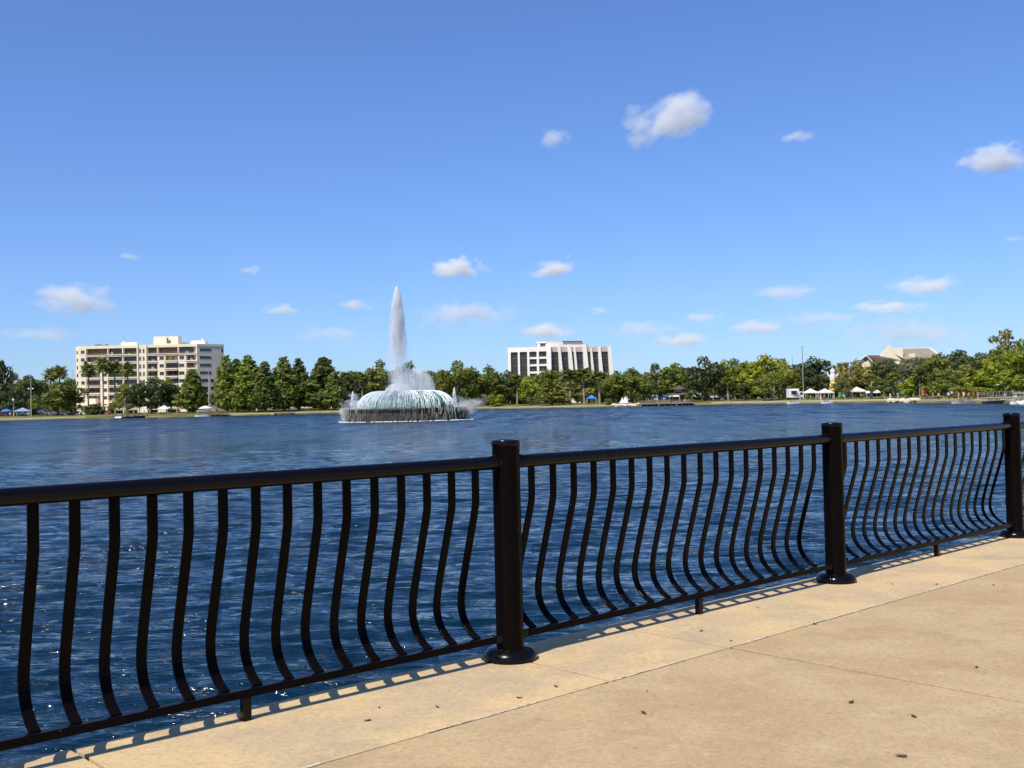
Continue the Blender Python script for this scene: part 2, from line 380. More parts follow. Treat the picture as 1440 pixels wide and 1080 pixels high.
def water_mat():
    m = bpy.data.materials.new("lake_water"); m.use_nodes = True; nt = m.node_tree; n = nt.nodes; L = nt.links
    b = n["Principled BSDF"]; b.inputs['IOR'].default_value = 1.33; b.inputs['Roughness'].default_value = .06
    b.inputs['Specular IOR Level'].default_value = .5
    b.inputs['Base Color'].default_value = (.0015, .015, .030, 1)
    g = n.new("ShaderNodeNewGeometry")
    def patches(sx, sy, lo, hi):
        mp = n.new("ShaderNodeMapping"); mp.inputs['Scale'].default_value = (sx, sy, 1); mp.inputs['Rotation'].default_value = (0, 0, R(-4)); L.new(g.outputs['Position'], mp.inputs[0])
        t = n.new("ShaderNodeTexNoise"); t.inputs['Scale'].default_value = 1; t.inputs['Detail'].default_value = 4; t.inputs['Roughness'].default_value = .6; L.new(mp.outputs[0], t.inputs['Vector'])
        q = n.new("ShaderNodeMapRange"); q.inputs[1].default_value = .36; q.inputs[2].default_value = .64; q.inputs[3].default_value = lo; q.inputs[4].default_value = hi; L.new(t.outputs[0], q.inputs[0]); return q.outputs[0]
    pa, pb = patches(.55, .085, .45, 1.55), patches(1.6, .40, .4, 1.6)
    pm = n.new("ShaderNodeMath"); pm.operation = 'MULTIPLY'; L.new(pa, pm.inputs[0]); L.new(pb, pm.inputs[1])
    def bump(prev, sx, sy, det, strength, dist, rough=.55, gust=False):
        mp = n.new("ShaderNodeMapping"); mp.inputs['Scale'].default_value = (sx, sy, 1); mp.inputs['Rotation'].default_value = (0, 0, R(-12)); L.new(g.outputs['Position'], mp.inputs[0])
        t = n.new("ShaderNodeTexNoise"); t.inputs['Scale'].default_value = 1; t.inputs['Detail'].default_value = det; t.inputs['Roughness'].default_value = rough
        L.new(mp.outputs[0], t.inputs['Vector'])
        bp = n.new("ShaderNodeBump"); bp.inputs['Strength'].default_value = strength; bp.inputs['Distance'].default_value = dist
        L.new(t.outputs[0], bp.inputs['Height'])
        if prev: L.new(prev, bp.inputs['Normal'])
        if gust:
            mu = n.new("ShaderNodeMath"); mu.operation = 'MULTIPLY'; mu.inputs[1].default_value = dist; L.new(pm.outputs[0], mu.inputs[0]); L.new(mu.outputs[0], bp.inputs['Distance'])
        return bp.outputs[0]
    x = bump(None, 5.5, 20.0, 3, 1.0, .010)
    x = bump(x, 1.2, 5.0, 5, 1.0, .075, .6)
    x = bump(x, .22, .95, 6, 1.0, .42, .6, True)
    L.new(x, b.inputs['Normal'])
    ln = n.new("ShaderNodeVectorMath"); ln.operation = 'LENGTH'; L.new(g.outputs['Position'], ln.inputs[0])
    mr = n.new("ShaderNodeMapRange"); mr.inputs[1].default_value = 12; mr.inputs[2].default_value = 130; mr.inputs[3].default_value = .06; mr.inputs[4].default_value = .27
    L.new(ln.outputs['Value'], mr.inputs[0]); rm = n.new('ShaderNodeMath'); rm.operation = 'MULTIPLY'; L.new(mr.outputs[0], rm.inputs[0]); L.new(pa, rm.inputs[1]); L.new(rm.outputs[0], b.inputs['Roughness'])     # open water is choppier than the sheltered edge
    return m
wo_ = bpy.data.objects.new('water', water_mesh()); C.objects.link(wo_); wo_.data.materials.append(water_mat()); tag(wo_, kind='structure')

# ------------------------------------------------------------------ far terrain
shore_px = [(-900, 330), (-300, 345), (0, 362), (120, 362), (300, 350), (385, 345), (410, 362), (480, 360), (600, 420), (690, 425), (780, 385), (850, 372), (866, 372), (935, 372), (1010, 368), (1100, 325), (1160, 305), (1240, 270), (1300, 238), (1360, 205), (1420, 185), (1500, 170), (1800, 160), (2300, 180)]
def shore(x):
    for (a, da), (b, db) in zip(shore_px[:-1], shore_px[1:]):
        if a <= x <= b: return da + (db-da)*(x-a)/(b-a)
    return shore_px[0][1] if x < 0 else shore_px[-1][1]
def pxof(X, Y): 
    v = Vector((X, Y, 0)); return 720 + F_PX * v.dot(CR) / v.dot(CF)
def gz_s(s):
    if s < 0: return WATER_Z + s * .25
    if s < .6: return WATER_Z + .42 * (s/.6)
    t = min(1, (s-.6)/50); return WATER_Z + .42 + 1.15*(t*(2-t)) + max(0, s-50)*.0008
def gz(x, D): return gz_s(D - shore(x))
m_grass = bpy.data.materials.new("lawn"); m_grass.use_nodes = True
nt = m_grass.node_tree; b = nt.nodes["Principled BSDF"]; b.inputs['Roughness'].default_value = .95; b.inputs['Specular IOR Level'].default_value = .1
g = nt.nodes.new("ShaderNodeNewGeometry"); t = nt.nodes.new("ShaderNodeTexNoise"); t.inputs['Scale'].default_value = .06; t.inputs['Detail'].default_value = 7
cr = nt.nodes.new("ShaderNodeValToRGB"); e = cr.color_ramp.elements
e[0].position = .38; e[0].color = (.09, .11, .03, 1); e[1].position = .62; e[1].color = (.19, .165, .06, 1)
nt.links.new(g.outputs['Position'], t.inputs['Vector']); nt.links.new(t.outputs[0], cr.inputs[0]); nt.links.new(cr.outputs[0], b.inputs['Base Color'])
cols = list(range(-900, 2301, 10)); ss = [-6, -.02, .0, .6, 1.2, 4, 8, 14, 22, 32, 50, 90, 160, 400, 1500, 6000]
vs = []; fs = []
for x in cols:
    for s in ss:
        j = (.25*math.sin(x*.37)+.2*math.sin(x*1.3)) if s < 2 else 0
        D = shore(x) + s + j; p = col(x, D); vs.append((p[0], p[1], gz_s(s) + (0.02*math.sin(x*.9+s) if 3 < s < 60 else 0)))
ns = len(ss)
for i in range(len(cols)-1):
    for k in range(ns-1): fs.append((i*ns+k, (i+1)*ns+k, (i+1)*ns+k+1, i*ns+k+1))
tag(mesh_obj('ground', vs, fs, m_grass, smooth=True), kind='structure')
m_path = node_mat("pale_path", (.36, .30, .19), .9, var=.2, vscale=.4)
def strip(name, x0, x1, s0, s1, mat, th=.12, step=10):
    vs = []; fs = []; xs = list(range(x0, x1+1, step))
    for x in xs:
        for (s, dz) in ((s0, -.4), (s0, th), (s1, th), (s1, -.4)):
            p = col(x, shore(x)+s); vs.append((p[0], p[1], gz_s(s) + dz))
    for i in range(len(xs)-1):
        for k in range(3): fs.append((i*4+k, (i+1)*4+k, (i+1)*4+k+1, i*4+k+1))
    return tag(mesh_obj(name, vs, fs, mat), kind='structure')
strip('lakeside_path', -200, 120, .7, 6, m_path)
strip('lakeside_path', 315, 480, .7, 5, m_path)
strip('lakeside_path', 670, 860, .7, 6, m_path)
strip('lakeside_path', 1000, 1250, .7, 10, m_path)
strip('lakeside_path', 1290, 1900, .7, 5, m_path)
# near side land behind the promenade
mb = MB(); mb.box(-14, 40, 12, 60, -.5, -.05); mb.v = [fw(*v) for v in mb.v]; tag(mb.build('lawn_inner', m_grass), kind='structure')

# ------------------------------------------------------------------ vegetation
def leaf_mat(name, base, trans=.32):
    m = node_mat(name, base, .6, spec=.25, objcol=True, var=.38, vscale=.55, var2=.28, v2scale=2.6, trans=trans); return m
m_leaves = leaf_mat("foliage", (.95, 1.0, .58))     # tinted per tree through the object colour
m_bark = node_mat("bark", (.16, .125, .09), .9, var=.3, vscale=2)
m_palebark = node_mat("pale_bark", (.30, .25, .18), .9, var=.3, vscale=2)
def quads(pts, nrm, size, rs, aspect=1.5):
    n = len(pts); r = rs.randn(n, 3); u = np.cross(nrm, r); u /= np.linalg.norm(u, axis=1, keepdims=True)+1e-9
    v = np.cross(nrm, u); s = size[:, None]
    a = pts - u*s*.5*aspect; b = pts + v*s*.5 + u*s*.1; c = pts + u*s*.5*aspect; d = pts - v*s*.5 - u*s*.1
    return np.stack([a, b, c, d], 1).reshape(-1, 3)
def leaf_mesh(name, P, N, S, rs, mat):
    co = quads(P, N, S, rs).astype(np.float32); nq = len(P)
    me = bpy.data.meshes.new(name); me.vertices.add(nq*4); me.vertices.foreach_set('co', co.ravel())
    me.loops.add(nq*4); me.loops.foreach_set('vertex_index', np.arange(nq*4, dtype=np.int32))
    me.polygons.add(nq); me.polygons.foreach_set('loop_start', np.arange(nq, dtype=np.int32)*4); me.update(calc_edges=True); me.materials.append(mat)
    return me
def clump_leaves(cl, rs, dens=9, size=.5, out=.75):
    """cl: list of (x,y,z,rx,rz) ellipsoid clumps in tree units"""
    P = []; N = []; S = []
    for (x, y, z, rx, rz) in cl:
        n = int(dens * (rx*rx + 2*rx*rz) * 1.6) + 6
        d = rs.randn(n, 3); d /= np.linalg.norm(d, axis=1, keepdims=True)
        rad = (.62 + .45*rs.rand(n)**.7)[:, None]
        lump = 1 + .18*np.sin(d[:, :1]*7+x*3) * np.sin(d[:, 1:2]*6+y*3) + .15*np.sin(d[:, 2:]*9+z)
        p = d*rad*lump*np.array([rx, rx, rz]) + np.array([x, y, z])
        nn = d*(out+.35) + rs.randn(n, 3)*.42; nn /= np.linalg.norm(nn, axis=1, keepdims=True)
        P.append(p); N.append(nn); S.append(size*(.55+.9*rs.rand(n)))
    return np.concatenate(P), np.concatenate(N), np.concatenate(S)
def tree_proto(kind, seed):
    """all prototypes are 1 unit = 1 metre, 12 m tall, base at z=0"""
    rs = np.random.RandomState(seed); rr = random.Random(seed); H = 12.0
    root = empty(kind + '_tree'); mb = MB()
    if kind in ('oak', 'round'):
        Wd = 6.2 if kind == 'oak' else 4.6; cl = []
        n = 26 if kind == 'oak' else 20
        for i in range(n):
            a = rr.uniform(0, 6.283); rad = Wd*math.sqrt(rr.random())*.80; hz = rr.random()
            top = H*(1 - .34*(rad/Wd)**2) - 1.3; z = 3.0 + (top-3.0)*(hz**.7)
            r = rr.uniform(1.1, 2.1); cl.append((rad*math.cos(a), rad*math.sin(a), z, r, r*rr.uniform(.6, .85)))
        for i in range(10):
            a = i*.628 + rr.random()*.4; r = Wd*rr.uniform(.7, .92); cl.append((r*math.cos(a), r*math.sin(a), rr.uniform(2.2, 5.5), rr.uniform(.9, 1.5), rr.uniform(.7, 1.2)))
        cl.append((rr.uniform(-1, 1), rr.uniform(-1, 1), H-1.3, 1.6, 1.25))
        P, N, S = clump_leaves(cl, rs, 7.5, .55)
        mb.tube([(0, 0, -.5), (.1, 0, 1.6), (.0, .1, 3.2), (.3, .2, 6)], [.42, .32, .27, .12], 7)
        for i in range(6):
            c = cl[i*3]; mb.tube([(0, 0, 2.2+.3*i), (c[0]*.45, c[1]*.45, (2.6+c[2])/2), (c[0], c[1], c[2])], [.2, .13, .05], 5)
        bark = m_bark
    elif kind == 'cypress':
        cl = []
        for i in range(64):
            h = i/63; z = 1.6 + h*(H-2.1); w = (2.7*(1-h)**.55 + .22) * rr.uniform(.85, 1.08)
            a = i*2.4 + rr.random(); r = w*rr.uniform(.35, .75); rc = max(.42, w*.50)
            cl.append((r*math.cos(a), r*math.sin(a), z, rc, rc*.75))
        P, N, S = clump_leaves(cl, rs, 10, .46)
        mb.tube([(0, 0, -.5), (0, 0, .4), (.05, 0, 4), (0, 0, H-.8)], [.42, .26, .18, .04], 7)
        for i in range(8): 
            a = i*2.4; z = 2.2+i; l = 2.2*(1-i/10); mb.tube([(0, 0, z), (l*math.cos(a), l*math.sin(a), z+.6)], [.09, .03], 5)
        bark = m_palebark
    elif kind == 'open':
        cl = []; mb.tube([(0, 0, -.5), (.1, 0, 2.5), (.2, .1, 5), (.1, 0, 8.5)], [.30, .24, .18, .07], 7)
        for i in range(24):
            a = rr.uniform(0, 6.283); h = rr.random(); z = 3.6 + h*(H-4.6); w = 3.4*math.sin(math.pi*(.18+.72*h))
            r = w*rr.uniform(.5, 1); c = (r*math.cos(a), r*math.sin(a), z, rr.uniform(.6, 1.15), rr.uniform(.45, .85)); cl.append(c)
            if i % 2 == 0: mb.tube([(.1, 0, max(2.2, z-2.2)), (c[0]*.5, c[1]*.5, z-.9), (c[0], c[1], z)], [.11, .07, .03], 5)
        P, N, S = clump_leaves(cl, rs, 9, .42, .5); bark = m_palebark
    elif kind == 'palm':
        pts = [(0, 0, -.4), (.1, 0, 3), (.05, .1, 7), (.0, .0, H-1.6)]; mb.tube(pts, [.27, .20, .19, .21], 8)
        P = []; N = []; S = []
        fr = 26; F = []; V = []
        for i in range(fr):
            a = i*2.4 + rr.random()*.3; el = R(75 - 125*(i/fr)) ; ln = rr.uniform(1.9, 2.5); p = Vector((0, 0, H-1.5)); dirv = Vector((math.cos(a)*math.cos(el), math.sin(a)*math.cos(el), math.sin(el)))
            side = Vector((-math.sin(a), math.cos(a), 0)); prev = None
            for k in range(6):
                w = [.12, .25, .62, .8, .55, .12][k]; dro = Vector((0, 0, -.20*w)); b0 = len(V)
                V += [p - side*w + dro, p.copy(), p + side*w + dro]
                if prev is not None:
                    # fingered fan: skip alternating slits
                    F += [(prev, prev+1, b0+1, b0), (prev+1, prev+2, b0+2, b0+1)]
                prev = b0; p = p + dirv*(ln/6); dirv = (dirv + Vector((0, 0, -.22))).normalized()
            # leaflets
            for k in range(16):
                q = Vector((0, 0, H-1.5)) + (p - Vector((0, 0, H-1.5)))*(.35+.65*k/16) ; sgn = 1 if k % 2 else -1
                tip = q + side*sgn*rr.uniform(.5, .95) + (p-q)*.25 + Vector((0, 0, -rr.uniform(.15, .5))); b0 = len(V)
                V += [q + Vector((0, 0, .05)), q + (p-q).normalized()*.18, tip]; F += [(b0, b0+1, b0+2)]
        me = bpy.data.meshes.new('crown'); me.from_pydata([tuple(v) for v in V], [], F); me.materials.append(m_leaves); me.update()
        cr_ = bpy.data.objects.new('crown', me); C.objects.link(cr_); cr_.parent = root
        mb.build('trunk', m_palebark, root, smooth=True); return reg(root)
    elif kind == 'shrub':
        cl = [(rr.uniform(-3.5, 3.5), rr.uniform(-1.5, 1.5), rr.uniform(1.5, 8), rr.uniform(1.6, 2.6), rr.uniform(1.6, 2.6)) for i in range(16)]
        P, N, S = clump_leaves(cl, rs, 5, .8); mb.tube([(0, 0, -1), (0, 0, 6)], [.5, .2], 6); bark = m_bark
    me = leaf_mesh('crown', P, N, S, rs, m_leaves)
    cr_ = bpy.data.objects.new('crown', me); C.objects.link(cr_); cr_.parent = root
    mb.build('trunk', bark, root, smooth=True)
    return reg(root)
protos = {'oak': [tree_proto('oak', 11+i) for i in range(4)], 'round': [tree_proto('round', 21+i) for i in range(3)],
          'cypress': [tree_proto('cypress', 31+i) for i in range(4)], 'open': [tree_proto('open', 41+i) for i in range(3)],
          'palm': [tree_proto('palm', 51+i) for i in range(3)], 'shrub': [tree_proto('shrub', 61+i) for i in range(2)]}
natW = {'oak': 12.2, 'round': 9.8, 'cypress': 4.2, 'open': 7.2, 'palm': 4.6, 'shrub': 9.5}
cat_ = {'oak': 'tree', 'round': 'tree', 'cypress': 'tree', 'open': 'tree', 'palm': 'palm tree', 'shrub': 'shrub'}
G = {'dk': (.095, .112, .060), 'mid': (.165, .185, .052), 'bri': (.25, .28, .045), 'yel': (.30, .29, .05), 'oli': (.21, .205, .075), 'brn': (.29, .23, .10), 'cyp': (.185, .215, .055), 'cyd': (.120, .148, .052), 'gry': (.20, .21, .14), 'plm': (.20, .215, .08)}
cnt = {}
def tree(kind, x, top, w, off, colr, label, group, ybase=None):
    """x, top and w as seen in the photo; off = metres behind the water's edge"""
    top -= 1.5; w *= 1.10 if kind in ('oak', 'cypress') else 1
    D = shore(x) + off; p = col(x, D); z0 = gz(x, D) - .1; h = zpx(x, top, D) - z0; i = cnt.get(kind, 0); cnt[kind] = i+1
    pr = protos[kind][i % len(protos[kind])]; sx = w*M_PX(D)/natW[kind]; sz = h/12.0
    if kind == 'palm': sx = max(sx, .6)*1.12
    o = thing_copy(pr, used, (p[0], p[1], z0), rnd.uniform(0, 6.28), (sx, sx, sz), label, group)
    o['category'] = cat_[kind]
    for ch in o.children:
        if ch.name.startswith('crown'):
            c = G[colr]; j = rnd.uniform(.9, 1.1); ch.color = (c[0]*j, c[1]*j, c[2]*rnd.uniform(.85, 1.15), 1)
    return o
LF, MF, RF = 'trees along the left shore', 'trees of the middle shore', 'trees of the right shore'
T = [
 # left edge to the apartment block
 ('oak', -8, 498, 44, 45, 'dk', 'dark green tree cut by the left picture edge', LF),
 ('open', 20, 520, 30, 60, 'oli', 'thin grey-green tree second from the left picture edge', LF),
 ('oak', 42, 528, 46, 75, 'dk', 'dark tree behind the tall utility pole on the left', LF),
 ('oak', 18, 541, 40, 40, 'dk', 'low dark tree behind the blue umbrella at the left edge', LF),
 ('palm', 72, 520, 24, 85, 'plm', 'fan palm rising over dark trees, left one of two beside the apartment block', 'palm trees'),
 ('palm', 85, 515, 26, 85, 'plm', 'fan palm rising over dark trees, right one of two beside the apartment block', 'palm trees'),
 ('oak', 100, 532, 46, 95, 'mid', 'green tree touching the left end of the apartment block', LF),
 ('oak', 82, 537, 66, 30, 'mid', 'broad green tree on the lawn left of the apartment block', LF),
 ('palm', 125, 511, 24, 40, 'plm', 'tall palm in front of the left end of the apartment block', 'palm trees in front of the apartment block'),
 ('palm', 145, 504, 25, 40, 'plm', 'tallest palm in front of the apartment block', 'palm trees in front of the apartment block'),
 ('palm', 162, 508, 25, 44, 'plm', 'third palm from the left in front of the apartment block', 'palm trees in front of the apartment block'),
 ('palm', 180, 512, 24, 44, 'plm', 'rightmost of the four palms in front of the apartment block', 'palm trees in front of the apartment block'),
 ('oak', 178, 540, 44, 34, 'oli', 'olive tree in front of the middle of the apartment block', LF),
 ('oak', 212, 531, 70, 30, 'dk', 'broad dark tree in front of the middle of the apartment block', LF),
 ('round', 241, 533, 36, 38, 'oli', 'pale olive tree between the dark tree and the cone-shaped tree by the apartment block', LF),
 ('cypress', 271, 520, 34, 28, 'cyp', 'green cone-shaped tree in front of the right end of the apartment block', LF),
 ('shrub', 130, 566, 26, 26, 'dk', 'low dark shrub at the foot of the apartment entrance', LF),
 # cypress row
 ('cypress', 319, 500, 29, 24, 'cyp', 'tall conical tree just right of the apartment block', LF),
 ('cypress', 334, 505, 26, 34, 'cyd', 'dark conical tree tucked behind the first two right of the apartment block', LF),
 ('cypress', 350, 499, 34, 22, 'cyp', 'tall bright conical tree, second right of the apartment block', LF),
 ('cypress', 373, 509, 30, 16, 'cyd', 'shorter conical tree standing closest to the water right of the apartment block', LF),
 ('cypress', 400, 502, 34, 24, 'cyp', 'tall wide conical tree in the middle of the conical row', LF),
 ('cypress', 421, 504, 32, 30, 'cyd', 'darker conical tree right of the middle of the conical row', LF),
 ('cypress', 456, 502, 44, 24, 'cyd', 'tall conical tree at the right end of the conical row, beside the gap', LF),
 ('cypress', 470, 524, 26, 20, 'cyp', 'small conical tree at the right end of the conical row, left of the fountain', LF),
 ('oak', 340, 530, 50, 60, 'dk', 'dark tree filling the space behind the first conical trees', LF),
 ('oak', 430, 530, 50, 60, 'dk', 'dark tree seen through the gap of the conical row', LF),
 # left of and behind the fountain
 ('palm', 486, 524, 24, 30, 'plm', 'short palm left of the fountain, left one of three', 'palm trees by the fountain'),
 ('palm', 498, 528, 24, 30, 'plm', 'short palm left of the fountain, middle of three', 'palm trees by the fountain'),
 ('palm', 510, 526, 24, 34, 'plm', 'short palm left of the fountain, right one of three', 'palm trees by the fountain'),
 ('oak', 495, 523, 60, 60, 'dk', 'dark tree behind the three short palms left of the fountain', MF),
 ('oak', 517, 521, 34, 60, 'dk', 'dark tree just left of the fountain jet', MF),
 ('oak', 534, 507, 52, 45, 'oli', 'tall olive tree seen through the left edge of the fountain spray', MF),
 ('oak', 576, 509, 56, 50, 'mid', 'tree partly hidden behind the fountain jet', MF),
 ('oak', 605, 522, 44, 55, 'mid', 'lower tree behind the right half of the fountain dome', MF),
 ('oak', 643, 508, 62, 30, 'mid', 'large round green tree right of the fountain', MF),
 ('round', 624, 520, 30, 26, 'mid', 'green tree between the fountain dome and the large round tree', MF),
 ('oak', 686, 515, 54, 34, 'mid', 'green tree between the large round tree and the white office block', MF),
 ('shrub', 696, 553, 22, 12, 'bri', 'bright low shrub at the water right of the fountain', MF),
 ('round', 716, 522, 36, 55, 'dk', 'dark tree at the left foot of the white office block', MF),
 ('palm', 727, 528, 26, 30, 'plm', 'palm under the left corner of the white office block', 'palm trees below the office block'),
 ('round', 747, 530, 40, 22, 'bri', 'bright yellow-green tree below the left wing of the white office block', MF),
 ('oak', 768, 519, 56, 60, 'mid', 'tree reaching up in front of the middle of the white office block', MF),
 ('cypress', 776, 534, 32, 16, 'oli', 'pale pointed tree by the water below the white office block', MF),
 ('palm', 802, 521, 34, 26, 'oli', 'shaggy palm below the white office block, first right of the pale pointed tree', 'palm trees below the office block'),
 ('palm', 822, 519, 34, 28, 'oli', 'shaggy palm above the bright blue tent', 'palm trees below the office block'),
 ('palm', 843, 524, 32, 26, 'plm', 'shaggy palm just right of the bright blue tent', 'palm trees below the office block'),
 ('oak', 820, 526, 76, 55, 'oli', 'olive tree behind the shaggy palms below the office block', MF),
 ('oak', 858, 530, 40, 40, 'oli', 'olive tree at the right foot of the white office block', MF),
 ('shrub', 856, 560, 16, 5, 'mid', 'small shrub by the water beside the stony point', MF),
 # middle right
 ('oak', 889, 519, 60, 34, 'mid', 'green tree above the white tent on the stony point', MF),
 ('oak', 918, 522, 50, 60, 'oli', 'flat-topped olive tree behind the lakeside deck', MF),
 ('open', 926, 511, 34, 48, 'dk', 'thin dark tree standing above the left part of the lakeside deck', MF),
 ('oak', 953, 511, 56, 50, 'mid', 'green tree above the little pagoda roof', MF),
 ('oak', 991, 502, 62, 26, 'dk', 'tall very dark tree at the right end of the lakeside deck', MF),
 ('oak', 1022, 506, 44, 42, 'yel', 'yellow-green tree right of the very dark tree', RF),
 ('open', 1034, 503, 30, 60, 'mid', 'thin tree top poking out above the yellow-green tree', RF),
 ('oak', 1048, 509, 50, 50, 'mid', 'green tree between the two yellow-green trees', RF),
 ('oak', 1076, 499, 64, 40, 'yel', 'tallest yellow-green tree left of the tall mast', RF),
 ('oak', 1098, 513, 50, 28, 'yel', 'yellow-green tree just left of the tall mast', RF),
 ('open', 1101, 499, 24, 60, 'gry', 'grey bare-topped tree behind the tallest yellow-green tree', RF),
 ('palm', 1024, 532, 22, 14, 'oli', 'slim palm on the bank in front of the very dark tree', RF),
 ('open', 1075, 532, 38, 14, 'oli', 'airy tree on the bank left of the white truck tent, left of a pair', RF),
 ('open', 1088, 526, 36, 16, 'mid', 'airy tree on the bank left of the white truck tent, right of a pair', RF),
 ('oak', 1048, 534, 40, 26, 'dk', 'dark low tree behind the people on the bank left of the tents', RF),
 ('oak', 1143, 503, 66, 50, 'dk', 'dark tree right of the tall mast', RF),
 ('oak', 1120, 520, 44, 44, 'mid', 'green tree behind the tall mast', RF),
 ('oak', 1168, 520, 44, 60, 'gry', 'grey-green tree behind the white and yellow balloon figure', RF),
 ('open', 1196, 505, 50, 34, 'brn', 'brownish open tree left of the cream house', RF),
 ('oak', 1208, 507, 62, 44, 'brn', 'broad brownish tree below the gable of the cream house', RF),
 ('open', 1225, 526, 36, 20, 'oli', 'slim olive tree on the bank behind the white umbrella', RF),
 ('open', 1188, 530, 30, 18, 'oli', 'slim olive tree on the bank right of the balloon figure', RF),
 ('oak', 1252, 506, 58, 58, 'dk', 'dark tree right below the cream house', RF),
 ('open', 1244, 530, 36, 18, 'mid', 'slim green tree on the bank left of the rock pile', RF),
 ('palm', 1257, 527, 26, 26, 'plm', 'leaning palm above the left end of the rock pile', RF),
 ('oak', 1292, 503, 60, 56, 'gry', 'grey-green tree below the dark roof of the cream house', RF),
 ('round', 1281, 530, 36, 22, 'bri', 'small bright green tree above the green canopy', RF),
 ('palm', 1294, 522, 22, 24, 'plm', 'thin palm left of the pale straight trunks', RF),
 ('open', 1302, 503, 38, 30, 'gry', 'tall tree with pale straight trunk behind the orange flag', RF),
  ('oak', 1271, 506, 46, 62, 'mid', 'green tree right below the tall cream wall of the house', RF),
 ('oak', 1230, 508, 44, 58, 'oli', 'olive tree hiding the foot of the small gable of the house', RF),
 ('oak', 1322, 497, 60, 38, 'oli', 'olive tree at the right end of the cream house', RF),
 ('oak', 1349, 492, 66, 75, 'dk', 'dark spreading tree behind the right shore trees', RF),
 ('oak', 1378, 497, 60, 85, 'dk', 'dark tree left of the tallest brownish tree', RF),
 ('oak', 1335, 519, 56, 26, 'mid', 'green tree above the people on the right quay', RF),
 ('round', 1362, 513, 52, 30, 'oli', 'olive round tree above the people on the right quay', RF),
 ('oak', 1390, 505, 60, 34, 'bri', 'bright green tree left of the street lamp on the right', RF),
 ('open', 1411, 461, 54, 50, 'brn', 'tallest brownish open-topped tree near the right picture edge', RF),
 ('oak', 1408, 486, 70, 44, 'mid', 'green tree under the tallest brownish tree', RF),
 ('oak', 1446, 477, 66, 36, 'bri', 'bright green tree cut by the right picture edge', RF),
 ('round', 1420, 520, 50, 26, 'bri', 'low bright green tree behind the street lamp on the right', RF),
 ('shrub', 1352, 544, 30, 20, 'oli', 'low olive shrub above the right quay, left one of two', RF),
 ('shrub', 1380, 543, 34, 20, 'bri', 'low bright shrub above the right quay, right one of two', RF),
 ('round', 1480, 490, 60, 40, 'mid', 'green tree beyond the right picture edge', RF),
]
for a in T: tree(*a)

# far wood that closes the gaps behind the single trees
tops = [(-300, 540), (0, 540), (60, 536), (110, 536), (300, 540), (330, 530), (480, 528), (540, 522), (620, 524), (700, 528), (860, 526), (880, 522), (940, 522), (1000, 518), (1090, 518), (1120, 520), (1170, 524), (1250, 520), (1330, 515), (1380, 505), (1440, 500), (1700, 495)]
def topy(x):
    for (a, ya), (b, yb) in zip(tops[:-1], tops[1:]):
        if a <= x <= b: return ya + (yb-ya)*(x-a)/(b-a)
    return 520
rs = np.random.RandomState(3); cl = []
for i in range(1900):
    x = rs.uniform(-300, 1700); off = rs.uniform(88, 125); D = shore(x) + off; p = col(x, D)
    if 105 < x < 320: off = rs.uniform(150, 170); D = shore(x) + off; p = col(x, D)
    ty = topy(x) + 3*math.sin(x*.11) + 2*math.sin(x*.31); zt = zpx(x, ty, D) - 1.5; z0 = gz(x, D); z = z0 + (zt - z0)*rs.rand()**.8
    cl.append((p[0], p[1], z, rs.uniform(1.8, 3.2), rs.uniform(1.3, 2.4)))
P, N, S = clump_leaves(cl, rs, 2.6, 1.05)
fo = bpy.data.objects.new('far_woods', leaf_mesh('far_woods', P, N, S, rs, m_leaves)); C.objects.link(fo); fo.color = (.15, .19, .085, 1)
tag(fo, 'dense dark wood closing the gaps behind the shore trees', 'woods', kind='stuff')

exec_parts = []
# ------------------------------------------------------------------ building helpers
def xf(origin, ang):
    ca, sa = math.cos(ang), math.sin(ang)
    def f(u, d, z): return (origin[0] + u*ca - d*sa, origin[1] + u*sa + d*ca, z + origin[2])
    return f
m_cream = node_mat("cream_render", (.86, .74, .54), .85, var=.06, vscale=.3)
m_creamr = node_mat("cream_render_shaded", (.78, .63, .47), .85, var=.08, vscale=.2)  # cream darkened: the side wing's shade is put into the colour
m_white = node_mat("white_render", (.90, .84, .73), .8, var=.05, vscale=.2)
m_pinkish = node_mat("beige_render", (.66, .52, .42), .85, var=.05, vscale=.3)
m_glass = node_mat("dark_glass", (.018, .020, .026), .12, spec=.8)
m_glassb = node_mat("bronze_glass", (.045, .032, .026), .2, spec=.6, var=.4, vscale=.25)
m_frame = node_mat("window_frame", (.35, .31, .27), .6)
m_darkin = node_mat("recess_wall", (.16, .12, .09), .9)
m_curtain = node_mat("curtain", (.42, .36, .28), .9, var=.2)
m_rail = node_mat("balcony_rail", (.30, .24, .19), .6)
m_roofc = node_mat("roof_gravel", (.30, .27, .23), .95)

